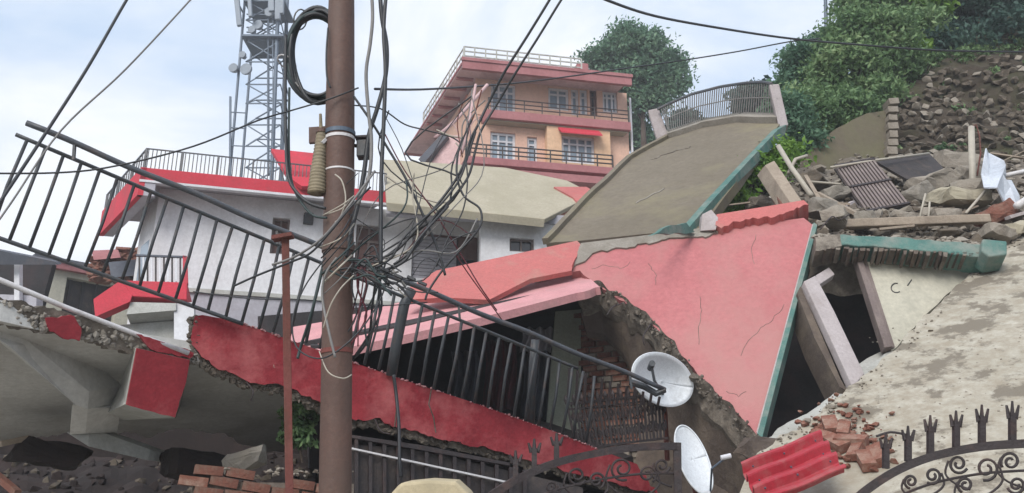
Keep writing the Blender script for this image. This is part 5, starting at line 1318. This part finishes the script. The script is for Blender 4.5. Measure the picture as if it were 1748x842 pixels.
# dark barred gate panel behind the pole
bg = thing('barred_panel', 'low dark barred fence panel under the red parapet right of the brown pole', 'fence panel', tuple(P(730, 860, 7.6)))
GP = Plane((600, 775, 7.4), (860, 820, 7.9), (730, 842, 7.6))
slab('sheet', [(596, 755), (700, 762), (870, 800), (1000, 830), (1000, 900), (596, 900)], GP, .03, M['tin_dk'], bg, off=.06)
slab('light_rail', [(598, 764), (865, 822), (865, 825), (598, 767)], GP, .03, M['pipe_w'], bg, off=-.01)
slab('upper_rail', [(598, 742), (720, 760), (870, 790), (870, 795), (598, 747)], GP, .04, M['iron_br'], bg)
for k in range(13):
    x = 606 + k * 24; y = 745 + (x - 600) * .19
    slab('bar', [(x, y), (x + 6, y + 1), (x + 6, 890), (x, 890)], GP, .03, M['iron_br'], bg, off=.01)
obj('canopy', MB().prism([P(664, 846, 5.0), P(684, 824, 5.0), P(732, 819, 5.0), P(778, 822, 5.0), P(804, 846, 5.0), P(804, 880, 5.0), P(664, 880, 5.0)], V((0, .4, 0.03))), M['canvas'], label='top of a beige canvas cover peeking up at the bottom edge', cat='cover', bevel=.02)

# ================================================================== RED CORRUGATED SHEET
rsx = thing('red_roof_sheet', 'bright red ribbed metal roofing sheet lying at the bottom between the gates', 'roofing sheet', tuple(P(1350, 842, 7.0)))
a00, a10, a01, a11 = P(1266, 804, 7.2), P(1402, 748, 7.6), P(1300, 872, 6.5), P(1446, 812, 6.8)
def RS(u, v): return a00.lerp(a10, u).lerp(a01.lerp(a11, u), v)
nr = (a10 - a00).cross(a01 - a00).normalized()
if nr.dot(a00 - CAM) > 0: nr = -nr
def rib(v):
    t = (v * 3.2 + .12) % 1
    return .075 * (sst(0, .12, t) * (1 - sst(.3, .42, t)))
obj('sheet', MB().grid(lambda u, v: RS(u, v) + nr * (rib(v) + .006 * math.sin(u * 9)), 8, 90, -nr * .012), M['sheet_red'], rsx)
mb = MB()
for u in (.12, .5, .9):
    for v in (.08, .4, .7): 
        p = RS(u, v) + nr * rib(v); obj('screw', MB().tube([p, p + nr * .012], .009, 6), M['steel'], rsx)
# bottom right dark stone heap behind gate, under sheet
chunk(1330, 790, 8.6, 1.0, .6, .5, .3, .1, M['hood'], 'dark brown chunk behind the red roofing sheet')

# ================================================================== WROUGHT IRON GATES
def gate(name, label, arch, Yf, spikes, floor, scrolls, post=None):
    t = thing(name, label, 'gate', tuple(P(arch[len(arch) // 2][0], 900, Yf(arch[len(arch) // 2][0]))))
    G = lambda x, y: P(x, y, Yf(x))
    pts = smoothline([G(*q) for q in arch], 6)
    mb = MB()
    for i in range(len(pts) - 1): mb.bar(pts[i], pts[i + 1] + (pts[i + 1] - pts[i]) * .02, .045, .048)
    obj('arch_bar', mb, M['iron_br'], t)
    lo = smoothline([G(x, y + 46) for x, y in arch], 6)
    obj('lower_bar', MB().tube(lo, .008, 6), M['iron_br'], t)
    for x, y0, y1 in spikes:
        o = obj('spike', MB().bar(G(x, y0), G(x, (y0 * .25 + y1 * .75)), .034, .034), M['iron_br'], t)
        for dx in (-10, 0, 11):
            obj('prong', MB().tube([G(x, y1 * .75 + y0 * .25 + 2), G(x + dx * .55, y1 * .55 + y0 * .45 - 3 - (6 if dx == 0 else 2)), G(x + dx, y1 + (-3 if dx == 0 else 4))], [.017, .015, .007], 6), M['iron_br'], o)
    for (x, y, r, a0, hd) in scrolls:
        q = [G(x + hd * r * (1 - .75 * i / 26) * math.cos(a0 + 9.5 * i / 26), y + r * (1 - .75 * i / 26) * math.sin(a0 + 9.5 * i / 26)) for i in range(27)]
        obj('scroll', MB().tube(q, .0085, 6), M['iron_br'], t, smooth=True)
        q = smoothline([G(x - hd * r, y - r * .3), G(x - hd * r * 1.3, y + r), G(x - hd * r * .3, y + r * 2.0), G(x + hd * r * 1.2, y + r * 2.6)], 4)
        obj('scroll_tail', MB().tube(q, .007, 6), M['iron_br'], t, smooth=True)
    if post:
        obj('gate_post', MB().bar(G(*post[0]), G(*post[1]), .05), M['iron_br'], t)
    return t, G
gate('wrought_iron_gate', 'arched wrought iron gate leaf with scrolls in front of the red parapet end', [(820, 862), (850, 838), (900, 810), (960, 787), (1040, 770), (1100, 763), (1158, 762)], lambda x: 5.6 + (x - 850) * .0012,
     [(880, 822, 772), (912, 806, 752), (950, 790, 742)], 0, [(985, 812, 17, .5, 1), (1018, 820, 15, 2, -1), (1062, 800, 21, 1.2, 1), (1105, 810, 16, 2.2, -1), (1130, 795, 14, .2, 1), (940, 832, 12, 1, -1)], ((1156, 756), (1158, 900)))
gate('wrought_iron_gate', 'arched wrought iron gate leaf with forked spikes in front of the blotched terrace', [(1452, 862), (1480, 836), (1530, 804), (1590, 780), (1660, 765), (1720, 759), (1790, 757), (1860, 762)], lambda x: 5.4 - (x - 1480) * .0008,
     [(1512, 800, 744), (1550, 788, 730), (1588, 777, 712), (1632, 768, 704), (1676, 762, 694), (1728, 757, 688), (1780, 755, 684)], 0,
     [(1636, 792, 17, .5, 1), (1684, 800, 21, 1.3, -1), (1725, 788, 17, 2.5, 1), (1592, 812, 15, .9, -1), (1648, 828, 14, 2, 1), (1555, 822, 12, 1.7, 1), (1735, 828, 16, .3, -1), (1790, 800, 18, .3, 1)])
# ================================================================== UTILITY POLE
up = thing('utility_pole', 'thick brown steel utility pole standing in the foreground wrapped in cables', 'utility pole', (P(573, 820, 5.5).x, 5.5, 0))
pa, pb = P(572, 842, 5.5), P(583, 0, 5.42)
dirp = (pb - pa) / (pb.z - pa.z)
g0 = pa - dirp * pa.z; g0.z = 0
top = pb + dirp * 1.2
pth = []
rad = []
wid = [(842, 53), (560, 50), (400, 52), (240, 49), (0, 41)]
for i in range(41):
    z = top.z * i / 40
    p = g0 + dirp * z
    pth.append(p)
    fr = (z - pa.z) / (pb.z - pa.z)
    py = 842 * (1 - fr)
    w = np.interp(py, [0, 240, 400, 560, 842], [41, 48, 51, 50, 52]) if fr < 1 else 40
    rad.append(w / 2 / F * (p - CAM).length)
obj('shaft', MB().tube(pth, rad, 28), M['pole'], up, smooth=True)
def ringband(py, h, m, nm, extra=.006):
    Y = 5.47; c = P(578, py, Y); r = 0.5 * 50 / F * (c - CAM).length + extra
    cc = g0 + dirp * c.z
    fr = (c.z - pa.z) / (pb.z - pa.z); r = np.interp(842 * (1 - fr), [0, 240, 400, 560, 842], [41, 48, 51, 50, 52]) / 2 / F * (cc - CAM).length + extra
    return obj(nm, MB().tube([cc - dirp * h / 2, cc + dirp * h / 2], r, 28), M[m], up, smooth=False)
ringband(241, .022, 'pipe_w', 'clamp_band', .004)
ringband(232, .03, 'steel', 'clamp_band', .007)
ringband(296, .012, 'pipe_w', 'clamp_band', .003)
ringband(425, .05, 'pole', 'clamp_band', .008)
ringband(600, .03, 'rust', 'clamp_band', .005)
obj('clamp_bolt', MB().bar(P(556, 238, 5.38), P(550, 244, 5.36), .02), M['pipe_w'], up)
obj('bracket', MB().bar(P(528, 232, 5.5), P(556, 230, 5.5), .03, .12), M['pole'], up)
# ribbed casing hung on the left of the pole
ic = thing('ribbed_insulator', 'beige ribbed insulator casing fixed to the left side of the brown pole', 'insulator', tuple(P(543, 330, 5.42)))
ps = []; rs2 = []
for i in range(73):
    t = i / 72; ps.append(P(549 - 8 * t, 226 + 104 * t, 5.40)); rs2.append((.034 + .03 * t) * (1 + (.05 if i % 4 < 2 else -.04)))
obj('ribbed_body', MB().tube(ps, rs2, 18), M['insul'], ic, smooth=True)
obj('cap', MB().tube([P(549, 228, 5.4), P(549, 222, 5.4)], .04, 14), M['pole'], ic)
obj('top_terminal', MB().tube([P(548, 224, 5.4), P(547, 195, 5.4)], [.014, .010], 8), M['insul'], ic)
jb = thing('junction_box', 'small dark junction box bracketed on the right side of the brown pole', 'box', tuple(P(622, 262, 5.5)))
obj('case', MB().bar(P(621, 270, 5.5), P(621, 242, 5.5), .085, .09), M['iron'], jb, bevel=.006)
obj('lid', MB().bar(P(621, 240, 5.5), P(621, 236, 5.5), .11, .11), M['iron_br'], jb, bevel=.004)
obj('fixing_arm', MB().bar(P(600, 248, 5.5), P(614, 250, 5.5), .02), M['iron_br'], jb)
# thin rusty post and its flat cap
tp = thing('rusty_post', 'thin rusty red square post standing left of the brown pole', 'post', (P(494, 800, 6.3).x, 6.3, 0))
a, b = P(494, 842, 6.3), P(487, 402, 6.25)
dd = (b - a) / (b.z - a.z); a0 = a - dd * a.z
obj('shaft', MB().bar(a0, b, .056), M['rust'], tp, bevel=.004)
obj('top_plate', MB().bar(P(466, 408, 6.22), P(500, 402, 6.22), .09, .03), M['rust'], tp)
# ================================================================== COIL OF CABLE
cc = thing('cable_coil', 'thick black coil of spare cable hung on the left of the brown pole', 'cable coil', tuple(P(548, 178, 5.35)))
for k in range(20):
    ox, oy, dy = jit(3), jit(3), jit(.07)
    rx, rz = 50 + jit(8), 75 + jit(9)
    q = [P(542 + ox + rx * math.cos(a) + 2 * math.sin(3 * a + k), 95 + oy - rz * math.sin(a), 5.60 + dy + .03 * math.sin(2 * a + k)) for a in [j * 2 * math.pi / 44 for j in range(44)]]
    obj('cable_turn', MB().tube(q, .014, 7, closed=True), M['cable'] if k % 4 else M['cable_g'], cc, smooth=True)
for a in (2.2, 3.3, 4.1):
    p = P(547 + 58 * math.cos(a), 95 - 76 * math.sin(a), 5.60)
    rr__ = [p + V((0.065 * math.cos(b) * math.cos(a), .11 * math.sin(b), -.065 * math.cos(b) * math.sin(a))) for b in [j * 2 * math.pi / 14 for j in range(14)]]
    obj('tie', MB().tube(rr__, .006, 5, closed=True), M['pipe_w'] if a == 3.3 else M['cable_p'], cc)

# ================================================================== CABLES
def cab(label, pts, w, m='cable', name='cable', Y=5.4, sub=6):
    """w = width in photo pixels; points (px, py[, Y])"""
    q = [P(p[0], p[1], p[2] if len(p) > 2 else Y) for p in pts]
    return obj(name, MB().tube(smoothline(q, sub), max(.0025, w * .86 / 2 / F * (q[len(q) // 2] - CAM).length), 6), M[m], smooth=True, label=label, cat='cable')
cab('thick dark cable crossing the sky at far left in front of the railing end', [(262, -75, 5.2), (215, 2, 5.1), (150, 115, 4.9), (75, 232, 4.7), (0, 345, 4.5), (-70, 450, 4.4)], 6)
cab('thinner cable right of the thick one in the left sky ending near the handrail', [(350, -30, 5.6), (325, 0, 5.5), (215, 118, 5.2), (105, 222, 5.0), (20, 345, 4.8), (-40, 430, 4.7)], 3.5, 'cable_p')
cab('slender cable sagging leftward from the pole across the white house roof', [(612, 150, 5.35), (560, 170, 5.3), (500, 188, 5.3), (440, 206, 5.2), (330, 250, 5.0), (200, 283, 4.9), (100, 295, 4.8), (-60, 296, 4.6)], 3.6)
cab('cable sagging from top centre to the hillside trees at the right', [(990, -22, 8), (1035, 0, 8.5), (1120, 28, 9.5), (1240, 50, 10.5), (1350, 66, 11.5), (1460, 76, 12.5), (1600, 86, 13), (1760, 89, 13.5)], 4.2)
cab('thin cable rising past the tall tree to meet the sagging cable', [(640, 152, 5.6), (740, 152, 7), (900, 140, 9), (1060, 118, 10.5), (1160, 104, 11), (1260, 88, 11.3), (1350, 71, 11.6), (1400, 66, 12)], 2.6)
cab('left one of the twin thick cables slanting from the top of the photo', [(960, -40, 5.2), (938, 0, 5.2), (900, 62, 5.3), (862, 122, 5.4), (836, 172, 5.5), (815, 215, 5.5), (803, 240, 5.5), (790, 285, 5.45), (762, 330, 5.4), (712, 390, 5.35), (680, 425, 5.35), (650, 442, 5.35)], 5.5)
cab('right one of the twin thick cables slanting from the top of the photo', [(985, -40, 5.2), (958, 0, 5.2), (920, 62, 5.3), (880, 125, 5.4), (850, 175, 5.5), (822, 222, 5.5), (812, 255, 5.5), (800, 300, 5.45), (775, 335, 5.4), (740, 372, 5.35), (712, 420, 5.3), (672, 452, 5.3)], 5.0)
cab('thick dark cable twisting down closest to the pole on its right', [(648, -20), (652, 30), (660, 80), (658, 130), (644, 185), (630, 230), (622, 290), (612, 345), (598, 400), (590, 440)], 9, 'cable')
cab('straight thick black cable hanging down right of the twisted one', [(660, -20, 5.2), (655, 50, 5.2), (658, 120, 5.2), (655, 210, 5.2), (651, 300, 5.2), (650, 400, 5.2), (650, 450, 5.2)], 8)
cab('pale grey cable hanging just right of the pole', [(634, -20, 5.3), (636, 30, 5.3), (632, 75, 5.3), (625, 125, 5.3), (629, 190, 5.3), (634, 240, 5.3), (630, 300, 5.3), (610, 350, 5.3)], 7, 'cable_p')
cab('dark cable dropping from the coil and curling into the pole', [(488, 60, 5.42), (487, 150, 5.42), (488, 240, 5.4), (492, 300, 5.38), (506, 328, 5.36), (530, 348, 5.34), (556, 356, 5.34)], 6.5)
cab('second cable beside it looping lower into the pole', [(494, 150, 5.44), (493, 250, 5.42), (498, 310, 5.4), (514, 345, 5.38), (535, 368, 5.36), (558, 372, 5.34)], 5, 'cable_g')
cab('thin cable passing through the coil beside the pole', [(560, 48, 5.34), (557, 90, 5.3), (558, 130, 5.3), (564, 150, 5.3)], 3.5)
cab('dark cable slanting from the pole to the middle of the tangle', [(604, 165, 5.35), (632, 205, 5.35), (660, 250, 5.4), (690, 300, 5.4), (712, 345, 5.4), (745, 420, 5.4), (760, 470, 5.4)], 5)
cab('thin cable running right from the pole to the orange house side', [(604, 180, 5.35), (650, 186, 5.5), (690, 212, 5.6), (725, 222, 5.6), (770, 234, 5.6), (792, 250, 5.6)], 3)
cab('long thin cable slanting behind the tangle toward the dark gate', [(655, 225, 5.5), (690, 290, 5.5), (740, 360, 5.5), (790, 440, 5.6), (820, 490, 5.6), (848, 530, 5.8)], 2.6, 'cable_r')
cab('second red thin cable beside the slanting one over the pink canopy', [(775, 430, 5.5), (800, 468, 5.6), (838, 520, 5.8), (856, 545, 6)], 2.2, 'cable_r')
cab('big loop of cable bulging right at the edge of the tangle', [(790, 235), (782, 260), (780, 300), (792, 335), (818, 355), (822, 378), (812, 398), (785, 428), (755, 462), (732, 496), (726, 512)], 4.5)
cab('inner loop of cable inside the big bulging loop', [(800, 210), (795, 260), (798, 310), (790, 360), (768, 400), (745, 455)], 3)
cab('black cable sweeping up from the hub to the twin cables', [(640, 458, 5.3), (668, 440, 5.3), (690, 405, 5.3), (725, 372, 5.32), (756, 345, 5.35), (785, 305, 5.4), (800, 262, 5.45), (812, 225, 5.5)], 4.5)
cab('black cable sweeping just below the other to the twin cables', [(655, 462, 5.28), (690, 446, 5.28), (712, 412, 5.28), (732, 388, 5.3), (765, 352, 5.35)], 6)
cab('thick grey cable crossing the pole face from upper right', [(640, 292, 5.2), (612, 330, 5.15), (570, 385, 5.15), (540, 415, 5.2), (500, 440, 5.3), (465, 452, 5.4)], 5, 'cable_p')
cab('dark cable crossing the pole face just under the grey one', [(632, 320, 5.2), (600, 352, 5.14), (562, 398, 5.15), (530, 432, 5.2), (495, 448, 5.3), (440, 470, 5.5), (400, 488, 5.6)], 4.5)
cab('green tinted cable slanting down behind the tilted railing', [(560, 400, 5.7), (548, 470, 5.7), (530, 540, 5.7), (514, 590, 5.8), (508, 612, 5.8)], 6, 'cable_g')
cab('dark cable falling straight from the hub behind the pole', [(645, 450, 5.4), (636, 520, 5.5), (628, 580, 5.6), (600, 616, 5.6)], 5)
cab('black hose hanging below the red parapet edge', [(672, 640, 7.6), (677, 680, 7.6), (681, 730, 7.5), (682, 780, 7.4), (684, 815, 7.4)], 7)
cab('wide loop of cable hanging left of the pole below the hub', [(556, 440, 5.3), (520, 490, 5.3), (500, 545, 5.3), (506, 592, 5.3), (540, 612, 5.2), (575, 600, 5.15), (618, 560, 5.2), (652, 505, 5.3), (662, 462, 5.3)], 3.2)
cab('pale wire looping in front of the pole at its middle', [(545, 600, 5.25), (560, 635, 5.16), (585, 646, 5.15), (600, 640, 5.2)], 2.5, 'cable_w')
cab('pale wire slanting up the pole face', [(552, 560, 5.18), (564, 522, 5.14), (582, 492, 5.14), (604, 470, 5.2)], 3, 'cable_w')
cab('grey cable running down the left of the pole face', [(575, 440, 5.16), (556, 468, 5.18), (550, 505, 5.2), (560, 560, 5.16), (572, 610, 5.15)], 5, 'cable_p')
cab('pale wire hooked below the lower clamp band on the pole', [(572, 298, 5.18), (584, 310, 5.16), (590, 340, 5.16), (582, 368, 5.16), (572, 380, 5.16)], 3, 'cable_w')
cab('bright yellowish wire stretched across the beige annexe roof', [(658, 300, 5.5), (690, 322, 5.5), (715, 336, 5.5), (748, 346, 5.5), (768, 344, 5.5)], 3.5, 'cable_w')
cab('white wire curling near the upper end of the tangle', [(745, 222, 5.6), (768, 232, 5.6), (788, 236, 5.6), (800, 246, 5.6), (790, 256, 5.6), (778, 244, 5.6)], 3.5, 'cable_w')
# pinkish service arm rising from the tangle to the orange house side
cab('dusty pink conduit slanting up across the orange house', [(742, 236, 5.9), (775, 208, 6.0), (808, 172, 6.1), (832, 145, 6.2)], 7, 'soffit', 'conduit')
cab('dusty pink conduit standing upright beside the upper tangle', [(788, 262, 5.6), (798, 225, 5.6), (806, 180, 5.7), (812, 145, 5.8)], 6, 'soffit', 'conduit')
cab('thin level wire strung low across the white house wall', [(330, 498, 6.5), (430, 510, 6.5), (520, 512, 6.5), (640, 522, 6.5), (730, 516, 6.5)], 2.2)

# tangle of thin wires round the hub (one thing, wires are its parts)
tg = thing('wire_tangle', 'dense tangle of thin wires knotted right of the brown pole', 'wire tangle', tuple(P(640, 470, 5.35)))
random.seed(21)
def wire(pts, w, m):
    obj('wire', MB().tube(smoothline([P(*q) for q in pts], 5), w / 2 / F * 5.6, 5), M[m], tg, smooth=True)
hub = (640, 455)
near = [(560, 440), (578, 442), (600, 438), (625, 440), (655, 462), (700, 490), (735, 495)]
far = [(790, 245), (805, 200), (812, 160), (755, 345), (720, 380), (700, 300), (665, 240), (660, 190), (822, 370), (812, 400), (780, 440), (752, 465), (735, 500), (700, 515), (610, 340), (620, 300), (615, 260)]
for k in range(16):
    a = (hub[0] + random.gauss(0, 22), hub[1] + random.gauss(0, 8)); b = random.choice(far); b = (b[0] + jit(10), b[1] + jit(10))
    dx, dy = b[0] - a[0], b[1] - a[1]
    c1 = (a[0] + dx * .33 - dy * jit(.35), a[1] + dy * .33 + dx * jit(.3) + 8); c2 = (a[0] + dx * .7 - dy * jit(.25), a[1] + dy * .7 + dx * jit(.25))
    Y = 5.4 + jit(.15)
    wire([(*a, Y), (*c1, Y + jit(.06)), (*c2, Y + jit(.06)), (*b, Y)], random.uniform(1.4, 3.4), random.choice(['cable'] * 6 + ['cable_g', 'cable_p', 'cable_w', 'cable_r']))
for k in range(14):       # loops lying close together at the hub
    a = (560 + random.uniform(0, 90), 430 + random.uniform(0, 40)); b = (a[0] + random.uniform(40, 110), a[1] + random.uniform(0, 60))
    Y = 5.3 + jit(.06)
    wire([(*a, Y), ((a[0] * 2 + b[0]) / 3, (a[1] * 2 + b[1]) / 3 + jit(22), Y), ((a[0] + 2 * b[0]) / 3, (a[1] + 2 * b[1]) / 3 + jit(22), Y), (*b, Y)], random.uniform(2, 5), random.choice(['cable'] * 5 + ['cable_g', 'cable_p']))
for k in range(9):        # strands hanging down behind and beside the pole
    x = random.uniform(600, 665); Y = 5.45 + jit(.1)
    wire([(x, 440, Y), (x + jit(14), 490, Y), (x + jit(20) - 8, 540, Y), (x - random.uniform(5, 45), 600 + jit(14), Y)], random.uniform(2, 4.5), random.choice(['cable', 'cable', 'cable_g', 'cable_r']))
for k in range(10):       # wires lying over the pole face
    a = (603 + jit(3), 330 + k * 13 + jit(8)); b = (550 + jit(4), a[1] + random.uniform(20, 75))
    wire([(*a, 5.24), ((a[0] + b[0]) / 2 + 6, (a[1] + b[1]) / 2 + jit(8), 5.12), (*b, 5.24)], random.uniform(1.6, 3.6), random.choice(['cable', 'cable_p', 'cable_g', 'cable_w', 'cable']))
for k in range(9):        # upper fan around the end of the conduits
    a = (795 + jit(14), 250 + jit(20)); b = (800 + jit(34), 150 + random.uniform(0, 60)); Y = 5.6 + jit(.1)
    wire([(*a, Y), ((a[0] + b[0]) / 2 + jit(18), (a[1] + b[1]) / 2 + jit(14), Y), (*b, Y)], random.uniform(1.4, 3), random.choice(['cable', 'rust', 'soffit', 'cable_p']))
for i in range(6):
    x, y = 612 + i * 20 + jit(5), 448 + i * 7 + jit(5)
    obj('connector', MB().bar(P(x, y, 5.26), P(x + 14, y + 6, 5.26), .024, .02), M['cable'], tg, bevel=.004)

# ================================================================== HAZE (mist in the valley air)
hz = MB().add([(x, y, z) for z in (-7, 33) for x, y in ((-605, -605), (605, -605), (605, 605), (-605, 605))], [[0, 1, 2, 3], [4, 5, 6, 7], [0, 1, 5, 4], [1, 2, 6, 5], [2, 3, 7, 6], [3, 0, 4, 7]])
hm = bpy.data.materials.new('pale mist'); hm.use_nodes = True
hn = hm.node_tree
for n_ in list(hn.nodes): hn.nodes.remove(n_)
ho_ = hn.nodes.new('ShaderNodeOutputMaterial'); hv_ = hn.nodes.new('ShaderNodeVolumePrincipled')
hv_.inputs['Density'].default_value = 0.0023
hv_.inputs['Color'].default_value = (0.93, 0.96, 1.0, 1)
hn.links.new(hv_.outputs['Volume'], ho_.inputs['Volume'])
obj('haze', hz, hm, kind='stuff')
